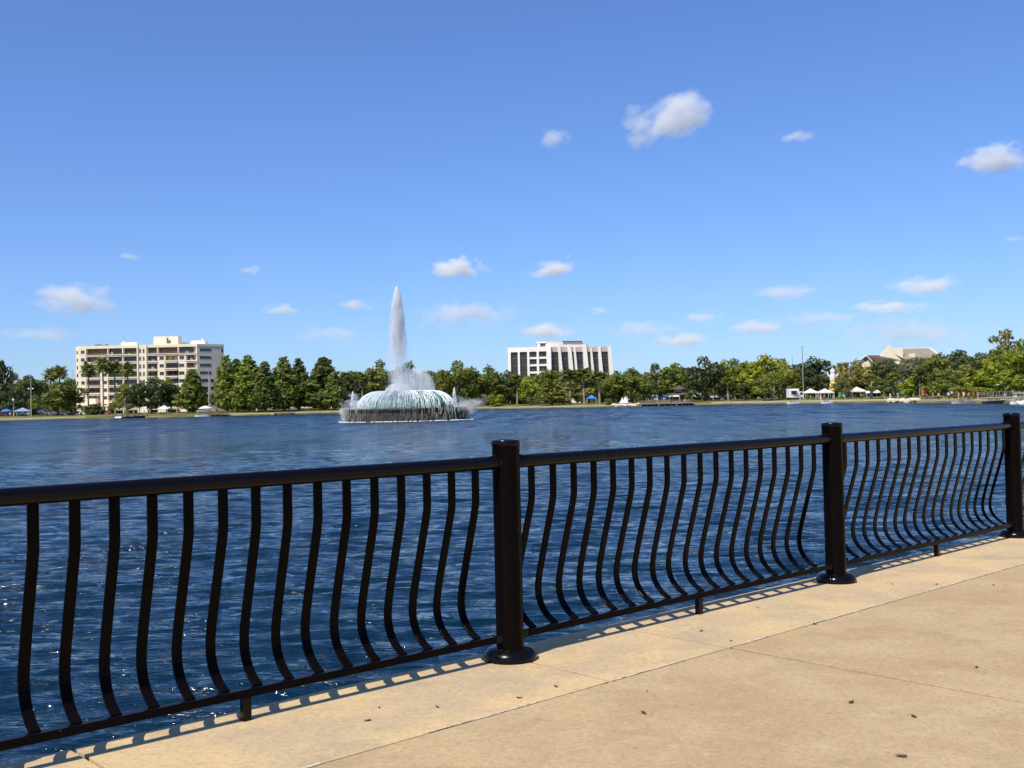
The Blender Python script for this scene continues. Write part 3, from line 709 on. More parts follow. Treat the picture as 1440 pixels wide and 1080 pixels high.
# ------------------------------------------------------------------ apartment block
def apartment():
    D = 440.0; k = D/F_PX; x0 = 113; o = col(x0, D); g0 = gz(x0, D)
    root = empty('apartment_building', (o[0], o[1], g0), 0, 'cream eight-storey apartment block with rows of recessed balconies, left of the conical trees', 'building')
    U = lambda px: (px - x0)*k
    FL = 10.83*k; ztop = zpx(195, 485.0, D) - g0; zr = [ztop - 1.15 - i*FL for i in range(9)]     # ceiling height of each storey
    W = U(278.5)
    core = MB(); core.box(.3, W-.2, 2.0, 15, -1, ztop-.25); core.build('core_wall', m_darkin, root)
    roof = MB(); roof.box(-.05, W+.05, -.02, 15.2, ztop-1.15, ztop); roof.build('roof', m_cream, root)
    # solid bands of facade
    bands = [(113, 122), (141.5, 152.5), (173, 174.5), (193.5, 208), (222.5, 233.5), (251.5, 263), (277, 278.5)]
    wl = MB()
    for a, b in bands: wl.box(U(a), U(b), 0, 2.0, -1, ztop-1.15-(FL if a in (141.5, 222.5, 251.5) else 0))
    for a in (152, 173, 222, 251): wl.box(U(a), U(a)+.35, .1, 2.0, ztop-1.15-FL, ztop-1.15)
    for a in (195, 207): wl.box(U(a)-.25, U(a)+.25, -.45, -.0, -1, ztop+.1)
    wl.build('wall', m_cream, root)
    # canopy over the entrance
    en = MB(); en.box(U(118), U(160), -6, 0, 2.9, 3.5); en.box(U(113), U(139), -3.2, 0, 3.5, 6.3)
    for a in (119, 125, 138, 147, 156): en.box(U(a), U(a)+.8, -5.8, -5.2, -1, 2.9)
    en.box(U(118), U(137), -5.1, -.01, -1, 2.899); en.build('entrance_porch', m_cream, root)
    # windows
    wm = {}
    def window(px0, px1, z0, z1, mat=m_glass):
        w, h = U(px1)-U(px0), z1-z0; key = (round(w, 2), round(h, 2))
        if key not in wm:
            f = MB(); t = .10
            f.box(0, w, -.08, .05, 0, t); f.box(0, w, -.08, .05, h-t, h); f.box(0, t, -.08, .05, t, h-t); f.box(w-t, w, -.08, .05, t, h-t); f.box(w*.5-.04, w*.5+.04, -.07, .05, t, h-t)
            fo = f.build('window', m_frame, root); p = MB(); p.box(t, w*.5-.04, -.03, .04, t, h-t); p.box(w*.5+.04, w-t, -.03, .04, t, h-t); po = p.build('pane', mat, fo)
            wm[key] = (fo, po); fo.location = (U(px0), 0, z0); return
        fo, po = wm[key]; f2 = fo.copy(); C.objects.link(f2); f2.parent = root; f2.location = (U(px0), 0, z0); p2 = po.copy(); C.objects.link(p2); p2.parent = f2
    for i in range(8):
        zc = zr[i]
        window(115, 120, zc-2.0, zc-.6)
        if i > 0: window(145.2, 151, zc-2.0, zc-.6)
        if i < 7: window(197, 199.6, zc-2.2, zc-.5); window(202, 204.6, zc-2.2, zc-.5)
        if i > 0 and i < 7: window(225.4, 231.6, zc-2.0, zc-.6); window(253.6, 260.2, zc-2.0, zc-.6)
    # balconies
    bays = [(122, 141.5, 0), (152.5, 173, 0), (174.5, 193.5, 0), (208, 222.5, 0), (233.5, 251.5, .9), (263, 277, .3)]
    for i in range(8):
        segs = bays if i > 0 else [(122, 152.2, 0), (152.4, 173, 0), (173.2, 193.5, 0), (208, 222, 0), (222.4, 251, 0), (251.4, 277, 0)]
        for (a, b, pr) in segs:
            zc = zr[i]; m = MB(); m.box(U(a)+.01, U(b)-.01, -.25-pr, 1.99, zc-FL+.0, zc-FL+.28)
            if b - a > 21: m.box(U(a)+.01, U(b)-.01, -.25-pr, -.05-pr, zc-FL-.25, zc-FL+.55)
            else: m.box(U(a)+.01, U(b)-.01, -.25-pr, -.05-pr, zc-FL-.25, zc-FL+(.75 if i % 2 or a > 230 else .62))
            bo = m.build('balcony', m_cream, root)
            rl = MB(); rl.box(U(a)+.05, U(b)-.05, -.2-pr, -.15-pr, zc-FL+1.05, zc-FL+1.12)
            n = max(2, int((U(b)-U(a))/1.0))
            for q in range(n+1): u = U(a)+.1+(U(b)-U(a)-.2)*q/n; rl.box(u-.03, u+.03, -.19-pr, -.14-pr, zc-FL+.62, zc-FL+1.05)
            rl.build('rail', m_rail, bo)
            dr = MB(); w = U(b)-U(a)
            dr.box(U(a)+w*.10, U(a)+w*.46, 1.90, 1.995, zc-FL+.3, zc-.45); dr.box(U(a)+w*.56, U(a)+w*.93, 1.90, 1.995, zc-FL+.3, zc-.45)
            dr.build('balcony_door', rnd.choice([m_glass, m_glass, m_darkin, m_curtain]), bo)
            if rnd.random() < .45:
                q = MB(); u = U(a)+w*rnd.uniform(.1, .6); q.box(u, u+w*rnd.uniform(.12, .3), .6, 1.0, zc-FL+.281, zc-FL+rnd.uniform(1.0, 1.9)); q.build('balcony_furniture', rnd.choice([m_rail, m_curtain, m_frame]), bo)
    # right return, turned towards the right
    ang = R(45); Lr = 12.25; T_ = xf((W, .0, 0), ang)
    rw = MB(); rw.frame(T_, .02, Lr, 0, 9, -1, ztop-.02); rw.build('side_wing', m_creamr, root)
    rp = MB(); rp.frame(T_, -.1, Lr+.15, -.15, 9.1, ztop-.9, ztop+.03); rp.build('side_cornice', m_cream, root)
    for i in range(8):
        zc = zr[i]
        for (f0, f1, hh) in ((.09, .52, 1.25), (.90, .985, 1.5)) if i < 4 else ((.09, .40, 1.25), (.48, .60, 1.4), (.90, .985, 1.5)):
            f = MB(); u0, u1 = Lr*f0, Lr*f1; z0 = zc-.7-hh
            f.frame(T_, u0, u1, -.06, .0, z0, z0+.09); f.frame(T_, u0, u1, -.06, .0, z0+hh-.09, z0+hh); f.frame(T_, u0, u0+.09, -.06, .0, z0+.09, z0+hh-.09); f.frame(T_, u1-.09, u1, -.06, .0, z0+.09, z0+hh-.09)
            fo = f.build('window', m_frame, root); p = MB(); p.frame(T_, u0+.09, u1-.09, -.03, -.001, z0+.09, z0+hh-.09); p.build('pane', m_glass, fo)
    # left return
    T2 = xf((.0, 0, 0), R(127)); lw = MB(); lw.frame(T2, 0.02, 5.5, -2.2, 0, -1, ztop-.03); lw.build('end_wall', m_cream, root)
    for i in range(8):
        f = MB(); zc = zr[i]; f.frame(T2, 2.2, 4.2, .001, .05, zc-2.0, zc-.6); f.build('window', m_glass, root)
    # rooftop
    r = MB(); r.box(U(213), U(225), 4, 9, ztop, ztop+3.6); r.box(U(225)+.002, U(248), 4.0, 9, ztop, ztop+3.55); r.build('lift_tower', m_cream, root)
    v = MB(); v.box(U(231.5), U(234), 3.9, 3.99, ztop+.6, ztop+2.9); v.box(U(234.1), U(237.5), 3.9, 3.99, ztop+.6, ztop+1.9); v.build('vent_louvre', m_darkin, root)
    r = MB(); r.box(U(168), U(190), 3, 7, ztop, ztop+1.3); r.box(U(171), U(173), 3.2, 5, ztop+1.3, ztop+2.1); r.build('roof_plant_box', m_white, root)
    r = MB(); r.box(U(266), U(286), 4, 8, ztop, ztop+1.5); r.box(U(281.5), U(283), 4.2, 5, ztop+1.5, ztop+2.6); r.build('roof_plant_box', m_white, root)
    r = MB()
    for a, h in ((131, .7), (135, .9), (139, .6), (146, .8), (255, .8), (259, .7)): r.box(U(a), U(a+2.5), 2, 4, ztop, ztop+h)
    r.build('roof_vent', m_rail, root)
    a = MB(); a.tube([(U(171), 4, ztop), (U(171), 4, ztop+4.2)], .07, 5); a.tube([(U(169.5), 4, ztop+3.5), (U(172.5), 4, ztop+3.5)], .05, 5); a.build('antenna', m_frame, root)
apartment()

# ------------------------------------------------------------------ white office block
def office():
    D = 520.0; k = D/F_PX; x0 = 776.5; o = col(x0, D); g0 = gz(x0, D)
    root = empty('office_building', (o[0], o[1], g0), 0, 'white five-storey office block with bronze glass and tall piers behind the middle trees', 'building')
    Z = lambda x, y: zpx(x, y, D) - g0
    # left wing: runs left and away from the near corner
    aL = R(180-10); T = xf((0, 0, 0), aL); wl = (x0-718.3)*k/math.cos(R(10))*1.05
    zt = Z(776, 487.0); FL = 10.2*k
    TL = lambda u, d, z: T(u, -d, z)
    c = MB(); c.frame(TL, .3, wl-.3, .9, 17, -1, zt-.5); c.build('glazing', m_glassb, root)
    w = MB(); w.frame(TL, 0, wl, 0, .9, zt-2.3, zt); w.frame(TL, 0, wl, .9, 17, zt-.5, zt-.1)
    fr = lambda px: (x0-px)*k/math.cos(R(10))*1.035
    for a, b in ((770.3, 776.5), (757, 760), (744, 747), (731.3, 734), (718.3, 721.6)):
        w.frame(TL, max(0, fr(b)), min(wl, fr(a)), -.12, .9, -1, zt-2.29 if a != 731.3 else zt-2.29)
    w.frame(TL, wl-.4, wl, .9, 17, -1, zt-.5); w.build('wall', m_white, root)
    for (a, b) in ((747, 757), (760, 770.3)):
        for i in range(1, 6):
            s = MB(); z = zt-2.3-i*FL+.9*.5; s.frame(TL, fr(b)+.01, fr(a)-.01, .15, .88, z-.55, z+.45); s.build('spandrel', m_white, root)
    for (a, b) in ((721.6, 731.3), (734, 744)):
        for i in range(1, 6):
            s = MB(); z = zt-2.3-i*FL+.4; s.frame(TL, fr(b)+.01, fr(a)-.01, .7, .89, z-.12, z+.12); s.build('mullion', m_darkin, root)
    for px in (724.9, 728.2, 737.3, 740.7, 750.5, 753.7, 763.5, 766.8):
        s = MB(); s.frame(TL, fr(px)-.05, fr(px)+.05, .72, .89, -1, zt-2.3); s.build('mullion', m_darkin, root)
    # right wing: runs right and away, with battered piers
    aR = R(16); T2 = xf((0, 0, 0), aR); TR = lambda u, d, z: T2(u, d, z); cr_ = math.cos(aR)
    ur = lambda px: (px-x0)*k/cr_*(1+(px-x0)*.00022)
    wr = ur(862); zt2 = zt - .3
    c = MB(); c.frame(TR, .5, wr-.2, 1.6, 22, -1, zt2-1.2); c.build('glazing', m_glassb, root)
    for i in range(1, 6):
        s = MB(); z = zt2-2.2-i*FL; s.frame(TR, .6, wr-.3, 1.42, 1.59, z-.14, z+.14); s.build('mullion', m_darkin, root)
    w = MB(); w.frame(TR, .6, wr, 1.1, 1.58, zt2-2.4, zt2+.05); w.frame(TR, wr-.6, wr, 1.6, 22, -1, zt2); w.frame(TR, .5, wr-.6, 1.6, 22, zt2-1.2, zt2-.6); w.build('cornice', m_pinkish, root)
    for (px, wp, dz, fw_) in ((789, 3.2, 1.2, 1.2), (803.5, 4.4, 1.3, 1.4), (811, 2.4, -.2, .7), (825, 5.2, 1.3, 1.6), (834.5, 2.2, -.6, .6), (846, 3.6, .1, 1.1), (860.2, 4.0, .2, 1.1)):
        m = MB(); u0 = ur(px)-wp*k/2; u1 = u0+wp*k; zb = -1; zz = zt2+dz; sh = 1.2
        v = [(u0, .9-fw_*.2, zz), (u1, .9-fw_*.2, zz), (u1, 1.7, zz), (u0, 1.7, zz), (u0+sh, -1.3-fw_, zb), (u1+sh, -1.3-fw_, zb), (u1+sh, 1.7, zb), (u0+sh, 1.7, zb)]
        m.add([TR(*q) for q in v], [(0,1,2,3),(4,7,6,5),(0,4,5,1),(1,5,6,2),(2,6,7,3),(3,7,4,0)]); m.build('pier', m_white, root)
    # rooftop volumes
    m = MB(); m.frame(TL, fr(761), fr(757.5), 2, 6, zt-.1, zt+2.2)
    m.frame(TL, fr(769.5), fr(756), 1.8, 6.5, zt+1.8, zt+2.6); m.build('roof_tower', m_white, root)
    m = MB(); m.frame(TL, fr(769), fr(756.5), 2.4, 6, zt-.05, zt+1.8); m.build('roof_louvre', m_darkin, root)
    m = MB(); m.frame(TR, -1.6, ur(797), 3, 15, zt-.1, zt+2.5); m.frame(TR, ur(797)+.01, ur(826), 3.2, 15, zt-.1, zt+2.3); m.build('penthouse', m_white, root)
    m = MB(); m.frame(TR, ur(796), ur(824), 2.6, 15.5, zt+2.31, zt+2.75); m.frame(TR, ur(826), ur(832), 4, 12, zt-.1, zt+1.2); m.build('penthouse_roof', m_darkin, root)
office()

# ------------------------------------------------------------------ cream house with dark roofs
def house():
    D = 380.0; k = D/F_PX; x0 = 1250; o = col(x0, D); g0 = gz(x0, D)
    root = empty('house', (o[0], o[1], g0), 0, 'cream house with brown pitched roofs above the trees on the right', 'building')
    U = lambda px: (px-x0)*k; Z = lambda x, y: zpx(x, y, D)-g0
    m_roof = node_mat("brown_roof_tiles", (.13, .095, .065), .9, var=.25, vscale=1.2, bump=.4, bscale=3)
    m_roof2 = node_mat("weathered_roof", (.26, .22, .16), .9, var=.2, vscale=.8)
    # tall cream gable wall: polygon extruded in depth
    P = [(1239.5, 499.3), (1251.5, 486.8), (1253.5, 486.2), (1256, 488.2), (1271.8, 489.2), (1271.8, 540), (1239.5, 540)]
    n = len(P); v = [(U(x), 0, Z(x, y)) for x, y in P] + [(U(x), .5, Z(x, y)) for x, y in P]
    m = MB(); m.add(v, [tuple(reversed(range(n))), tuple(range(n, 2*n))] + [(i, (i+1) % n, (i+1) % n+n, i+n) for i in range(n)]); m.box(U(1272), U(1318), 4.2, 14, -1, Z(1290, 500)); m.build('wall', m_cream, root)
    # big roof right of it
    zr, ze = Z(1290, 489.3), Z(1290, 505)
    m = MB(); m.add([(U(1271.9), 4.5, zr), (U(1316), 4.5, zr-.1), (U(1326), -1, ze), (U(1271.9), -1, ze), (U(1271.9), 15, ze), (U(1326), 15, ze),
                     (U(1253.5), 4.5, zr+.6), (U(1253.5), .55, zr-.9)], [(3,2,1,0),(0,1,5,4),(1,2,5),(6,7,3,0),(6,0,4)])
    ro = m.build('roof', m_roof2, root)
    m = MB(); m.box(U(1281), U(1287), -.9, 2.5, ze+.6, Z(1284, 497)); m.build('dormer', m_cream, ro)
    m = MB(); m.tube([(U(1316), 4.3, zr-.05), (U(1326.4), -1.3, ze+.05)], .28, 6); m.tube([(U(1271.9), 4.5, zr+.08), (U(1316), 4.5, zr)], .16, 6); m.build('ridge', m_cream, ro)
    m = MB(); m.box(U(1252), U(1254), 1, 2.2, Z(1253, 489), Z(1253, 485.4)); m.build('chimney', m_white, ro)
    # front gable wing at left
    ax, ay = 1213.5, 500.8; lx, ly = 1205.0, 506.8; rx, ry = 1224.5, 512.3
    m = MB(); q = [(U(lx+.8), -4, Z(lx, ly)), (U(ax), -4, Z(ax, ay+.8)), (U(rx-.8), -4, Z(rx, ry)), (U(rx-.8), -4, -1), (U(lx+.8), -4, -1)]
    m.add(q + [(a, b+.4, c) for a, b, c in q], [(4,3,2,1,0),(5,6,7,8,9)] + [(i, (i+1) % 5, (i+1) % 5+5, i+5) for i in range(5)]); m.box(U(1222), U(1256), 1.2, 3.5, -1, Z(1240, 501.5)); m.build('gable_wall', m_cream, root)
    m = MB(); m.box(U(1211.5), U(1215.5), -4.08, -4.01, Z(1213, 508.5), Z(1213, 504)); m.build('gable_window', m_glass, root)
    m = MB(); m.add([(U(ax), -4.6, Z(ax, ay)), (U(rx), -4.6, Z(rx, ry)), (U(1266), -2.0, Z(1266, 507)), (U(1240), 1.5, Z(1240, 499.5)), (U(lx), -4.6, Z(lx, ly)), (U(1228), 4, Z(1228, 506))],
              [(0,1,2,3),(4,0,3,5)]); m.build('lower_roof', m_roof, root)
    m = MB(); m.tube([(U(lx), -4.7, Z(lx, ly)), (U(ax), -4.7, Z(ax, ay)), (U(rx), -4.7, Z(rx, ry))], .22, 6); m.tube([(U(ax), -4.6, Z(ax, ay)+.1), (U(1240), 1.4, Z(1240, 499.5)+.1)], .12, 6); m.build('barge_board', m_cream, root)
    m = MB(); m.box(U(1231), U(1235), -3.6, -2.6, Z(1233, 506.5), Z(1233, 504)); m.build('skylight', m_white, root)
house()

# ------------------------------------------------------------------ fountain
def vapour(name, dens, asp, ramp_, seed=0, lo=.24, hi=.70, sc_=1.25):
    m = bpy.data.materials.new(name); m.use_nodes = True; nt = m.node_tree; n = nt.nodes; L = nt.links; n.clear()
    out = n.new("ShaderNodeOutputMaterial"); pv = n.new("ShaderNodeVolumePrincipled"); pv.inputs['Color'].default_value = (1, 1, 1, 1); pv.inputs['Anisotropy'].default_value = -.1
    tc = n.new("ShaderNodeTexCoord"); ln = n.new("ShaderNodeVectorMath"); ln.operation = 'LENGTH'; L.new(tc.outputs['Object'], ln.inputs[0])
    mp = n.new("ShaderNodeMapping"); mp.inputs['Scale'].default_value = (1.15*asp, 1.3, 1.25); mp.inputs['Location'].default_value = (seed*3.7, seed*1.3, seed*2.1); L.new(tc.outputs['Object'], mp.inputs[0])
    t = n.new("ShaderNodeTexNoise"); t.inputs['Scale'].default_value = sc_; t.inputs['Detail'].default_value = 7; t.inputs['Roughness'].default_value = .58; L.new(mp.outputs[0], t.inputs['Vector'])
    fa = n.new("ShaderNodeMapRange"); fa.inputs[1].default_value = .1; fa.inputs[2].default_value = .98; fa.inputs[3].default_value = lo; fa.inputs[4].default_value = hi; L.new(ln.outputs['Value'], fa.inputs[0])
    su = n.new("ShaderNodeMath"); su.operation = 'SUBTRACT'; L.new(t.outputs[0], su.inputs[0]); L.new(fa.outputs[0], su.inputs[1])
    mr = n.new("ShaderNodeMapRange"); mr.inputs[1].default_value = 0; mr.inputs[2].default_value = ramp_; mr.inputs[3].default_value = 0; mr.inputs[4].default_value = dens; L.new(su.outputs[0], mr.inputs[0])
    L.new(mr.outputs[0], pv.inputs['Density']); L.new(pv.outputs[0], out.inputs['Volume']); return m
def fountain():
    D = 131.0; x0 = 571; o = col(x0, D+8.2); k = D/F_PX
    root = empty('fountain', (o[0], o[1], WATER_Z), 0, 'round domed fountain with teal panels and a tall white jet standing in the lake', 'fountain')
    RW = 7.95; HW = 1.62
    m_wet = node_mat("wet_stone_wall", (.050, .042, .030), .6, var=.6, vscale=1.2)
    m_teal = node_mat("teal_glass_panel", (.12, .235, .20), .55, var=.8, vscale=.8, spec=.6)
    m_teald = node_mat("dark_teal_rib", (.03, .13, .11), .4)
    m_foam = node_mat("white_water", (.86, .90, .90), .7, trans=.25)
    m_foamy = node_mat("yellowed_water", (.34, .30, .16), .6, trans=.1)
    m_fall = node_mat("falling_water", (.50, .50, .46), .6, trans=.1)
    mb = MB(); mb.lathe([(RW-.05, -1), (RW-.05, HW-.22), (RW+.18, HW-.18), (RW+.18, HW), (RW-.35, HW+.02), (RW-.4, HW-.15)], 96, caps=False); mb.build('basin_wall', m_wet, root, smooth=True)
    # dome
    prof = []; RD, HD = 6.2, 2.35
    for i in range(15):
        t = i/14; a = t*math.pi/2; prof.append((3.3 + (RD-3.3)*math.cos(a), HW-.15 + HD*math.sin(a)**.92))
    prof.append((3.0, HW-.15+HD+.02)); prof.append((2.95, HW-.15+HD-.1)); prof.append((0.01, HW-.15+HD-.1))
    prof[14] = (3.3, HW-.15+HD)
    mb = MB(); mb.lathe(prof, 64, caps=False); mb.build('dome', m_teal, root, smooth=True)
    def dome_pt(t, ang, off=0.0):
        i = t*13.999; j = int(i); f = i-j; r = prof[j][0]*(1-f)+prof[j+1][0]*f; h = prof[j][1]*(1-f)+prof[j+1][1]*f
        return ((r+off)*math.cos(ang), (r+off)*math.sin(ang), h+off*.6)
    for i in range(32):
        a = 2*math.pi*i/32; mb = MB(); mb.tube([dome_pt(t/8, a, .02) for t in range(9)], .07, 5); mb.build('rib', m_teald, root)
    # sheets and strands of water over the dome
    rs = random.Random(4)
    def strand(mb, a, t0, t1, w, off):
        n = 7; vs = []
        for i in range(n):
            t = t1 + (t0-t1)*i/(n-1); ww = w*(.35+.65*math.sin(math.pi*min(1, .15+.8*i/(n-1))))*rs.uniform(.7, 1.3); aa = a + rs.gauss(0, .007)
            p = Vector(dome_pt(t, aa, off)); s = Vector((-math.sin(aa), math.cos(aa), 0)); q = Vector(dome_pt(t, aa, off+.05+.03*rs.random()))
            vs += [p - s*ww, q, p + s*ww]
        fs = []
        for i in range(n-1):
            b = i*3; fs += [(b, b+1, b+4, b+3), (b+1, b+2, b+5, b+4)]
        mb.add(vs, fs)
    mb = MB()
    for i in range(2600):
        a = rs.uniform(0, 2*math.pi); t1 = rs.random()**.7; ln_ = rs.uniform(.12, .55); t0 = max(0, t1-ln_)
        dens = .5+.75*noise.noise(Vector((math.cos(a)*4.5, math.sin(a)*4.5, t1*1.6))) + .30*math.cos(a - R(200)) + .18*t1 - .16
        if rs.random() > dens: continue
        strand(mb, a, t0, t1, rs.uniform(.012, .045), .04+.09*rs.random())
    for i in range(140):                                            # scalloped rim of water at the dome lip
        a = 2*math.pi*i/140; strand(mb, a, rs.uniform(.78, .93), 1.0, rs.uniform(.03, .10), .08)
    mb.build('water_veil', m_foam, root, smooth=False)
    # water falling off the basin wall
    mb = MB(); mb2 = MB()
    for i in range(700):
        a = rs.uniform(0, 2*math.pi); tgt = mb if rs.random() < .5 else mb2; w = rs.uniform(.005, .018); z1 = HW-.0 - (0 if rs.random() < .45 else rs.uniform(.1, 1.3)); z0 = max(-.02, z1 - rs.uniform(.2, 1.1)); r = RW+.20+rs.uniform(0, .07)
        s = Vector((-math.sin(a), math.cos(a), 0)); c = Vector((math.cos(a), math.sin(a), 0)); n = 5; vs = []
        for q in range(n):
            z = z1+(z0-z1)*q/(n-1); ww = w*rs.uniform(.5, 1.4); rr = r + .05*(q/(n-1)); p = c*rr; vs += [p - s*ww + Vector((0, 0, z)), p*(1+.005) + Vector((0, 0, z)), p + s*ww + Vector((0, 0, z))]
        fs = []
        for q in range(n-1): b = q*3; fs += [(b, b+3, b+4, b+1), (b+1, b+4, b+5, b+2)]
        tgt.add(vs, fs)
    mb.build('wall_cascade', m_fall, root); mb2.build('algae_streaks', m_foamy, root)
    mb = MB()
    for i in range(560):
        a = rs.uniform(0, 2*math.pi); r = RW+.25+abs(rs.gauss(0, .25)); s = rs.uniform(.05, .18); mb.lathe([(s, 0), (s*.7, s*.35), (.001, s*.5)], 6, r*math.cos(a), r*math.sin(a), -.0, caps=False)
    mb.build('foam_ring', m_foam, root)
    # volumes: jet, side fan, mist
    def vol(name, prof, dens, stretch, lo=.35, hi=.7, cx=0, cy=0, edge=True, top=None, shape=None):
        mb = MB(); mb.lathe(prof, 24, cx, cy, 0); m = bpy.data.materials.new(name + "_spray"); m.use_nodes = True; nt = m.node_tree; n = nt.nodes; L = nt.links; n.clear()
        out = n.new("ShaderNodeOutputMaterial"); pv = n.new("ShaderNodeVolumePrincipled"); pv.inputs['Color'].default_value = (1, 1, 1, 1); pv.inputs['Anisotropy'].default_value = 0.0
        tc = n.new("ShaderNodeTexCoord"); mp = n.new("ShaderNodeMapping"); mp.inputs['Scale'].default_value = stretch; L.new(tc.outputs['Object'], mp.inputs[0])
        t = n.new("ShaderNodeTexNoise"); t.inputs['Scale'].default_value = 1; t.inputs['Detail'].default_value = 4; L.new(mp.outputs[0], t.inputs['Vector'])
        mr = n.new("ShaderNodeMapRange"); mr.inputs[1].default_value = lo; mr.inputs[2].default_value = hi; mr.inputs[3].default_value = .12; mr.inputs[4].default_value = 1.6; L.new(t.outputs[0], mr.inputs[0])
        cur = mr.outputs[0]
        if shape:      # ragged outline: the noise is cut away towards the rim of a tapering column
            z_0, z_1, r_0, pw, cxx = shape; sp = n.new("ShaderNodeSeparateXYZ"); L.new(tc.outputs['Object'], sp.inputs[0])
            def ma(op, a, b=None):
                q = n.new("ShaderNodeMath"); q.operation = op
                for ii, v in enumerate((a, b)):
                    if v is None: continue
                    if isinstance(v, (int, float)): q.inputs[ii].default_value = v
                    else: L.new(v, q.inputs[ii])
                return q.outputs[0]
            tt = ma('MAXIMUM', ma('DIVIDE', ma('SUBTRACT', z_1, sp.outputs[2]), z_1-z_0), .0005); rad = ma('MULTIPLY', ma('POWER', tt, pw), r_0)
            dx = ma('SUBTRACT', sp.outputs[0], cxx); dd = ma('SQRT', ma('ADD', ma('MULTIPLY', dx, dx), ma('MULTIPLY', sp.outputs[1], sp.outputs[1])))
            fa = n.new("ShaderNodeMapRange"); fa.inputs[1].default_value = .25; fa.inputs[2].default_value = 1.12; fa.inputs[3].default_value = .20; fa.inputs[4].default_value = .66; L.new(ma('DIVIDE', dd, rad), fa.inputs[0])
            sb = ma('SUBTRACT', t.outputs[0], fa.outputs[0]); m3 = n.new("ShaderNodeMapRange"); m3.inputs[1].default_value = 0; m3.inputs[2].default_value = .34; m3.inputs[3].default_value = 0; m3.inputs[4].default_value = 1.5; L.new(sb, m3.inputs[0]); cur = m3.outputs[0]
        if top:      # denser towards the top where the water turns over
            sx = n.new("ShaderNodeSeparateXYZ"); L.new(tc.outputs['Object'], sx.inputs[0]); r2 = n.new("ShaderNodeMapRange"); r2.inputs[1].default_value = top[0]; r2.inputs[2].default_value = top[1]; r2.inputs[3].default_value = top[2]; r2.inputs[4].default_value = top[3]
            L.new(sx.outputs[2], r2.inputs[0]); mm = n.new("ShaderNodeMath"); mm.operation = 'MULTIPLY'; L.new(cur, mm.inputs[0]); L.new(r2.outputs[0], mm.inputs[1]); cur = mm.outputs[0]
        md = n.new("ShaderNodeMath"); md.operation = 'MULTIPLY'; md.inputs[1].default_value = dens; L.new(cur, md.inputs[0]); L.new(md.outputs[0], pv.inputs['Density']); L.new(pv.outputs[0], out.inputs['Volume'])
        o = mb.build(name, m, root); return o
    Dc = D+8.2; zb = HW+HD-.25
    ztip = zpx(562, 404, Dc) - WATER_Z; zz = lambda y: zpx(562, y, Dc) - WATER_Z; jx = (561.5-571)*Dc/F_PX
    w = lambda px: px*Dc/F_PX/2
    W_ = w(36)*1.25
    vol('water_jet', [(W_, zb)] + [(W_*((549-y)/145.0 > 0 and (1-(549-y)/145.0)**.4 or 1), zz(y)) for y in (535, 515, 495, 475, 455, 438, 424, 414, 408)] + [(.04, ztip+.25)], 1.25, (3.2, 3.2, .42), jx and .4, .64, jx, 0, top=(zz(500), zz(415), .42, 6.0), shape=(zb, ztip+.15, w(37), .40, jx))
    vol('spray_fan', [(w(60), zb), (w(58), zz(540)), (w(46), zz(528)), (w(26), zz(520)), (.1, zz(517))], .55, (3.5, 3.5, .5), .42, .7, (583-571)*Dc/F_PX, .8)
    vol('base_foam', [(w(42), zb-.1), (w(38), zz(546)), (w(28), zz(541)), (.2, zz(538))], .9, (3, 3, 1), .4, .65, jx, 0)
    for px, dn, sx, sz, zc in ((506, 4.5, 3.0, 2.0, 2.1), (662, 1.3, 3.6, 2.1, 1.6), (524, 2.0, 2.4, 1.6, 2.5), (485, 2.2, 1.7, 2.0, .9)):
        cx = (px-571)*D/F_PX*1.02; bm = bmesh.new(); bmesh.ops.create_icosphere(bm, subdivisions=3, radius=1.0); me = bpy.data.meshes.new('mist'); bm.to_mesh(me); bm.free()
        o = bpy.data.objects.new('mist', me); C.objects.link(o); o.parent = root; o.location = (cx, -1.2, zc); o.scale = (sx, 1.8, sz); me.materials.append(vapour('mist_spray', dn, 1.3, .30, seed=px*.1, lo=.28, hi=.66))
    # small side jets: drops thrown up in a narrow cone
    for px in (494.5, 644.5):
        cx = (px-571)*D/F_PX; mb = MB()
        for i in range(260):
            h = rs.random()**.8; z = HW-.1 + 2.35*h if px < 600 else HW-.1 + 2.6*h; r = .42*(1-h)**.8*rs.random()**.5 + .03; a = rs.uniform(0, 6.28); s = rs.uniform(.03, .07)
            mb.lathe([(.001, -s*1.8), (s, 0), (.001, s*1.8)], 5, cx + r*math.cos(a), -1.6 + r*math.sin(a), z, caps=False)
        mb.build('side_jet', m_foam, root)
    # drops in the big jet
    mb = MB()
    for i in range(5200):
        h = rs.random()**.55; z = zb + (ztip-zb)*h; wid = w(35) if h < .3 else w(35)*(1-(h-.3)/.7)**.62
        r = wid*math.sqrt(rs.random()); a = rs.uniform(0, 6.28); s = rs.uniform(.012, .03)*(1.0 + 1.3*(h > .82)); mb.lathe([(.001, -s*3), (s, 0), (.001, s*3)], 4, jx + r*math.cos(a), r*math.sin(a), z, caps=False)
    for i in range(900):
        h = rs.random()**.5; z = zz(468) + (ztip+.1-zz(468))*h; r = w(21)*(1-h)**.5*math.sqrt(rs.random()); a = rs.uniform(0, 6.28); s = rs.uniform(.02, .06); mb.lathe([(.001, -s*2.4), (s, 0), (.001, s*2.4)], 5, jx + r*math.cos(a), r*math.sin(a), z, caps=False)
    mb.build('jet_drops', m_foam, root)
fountain()

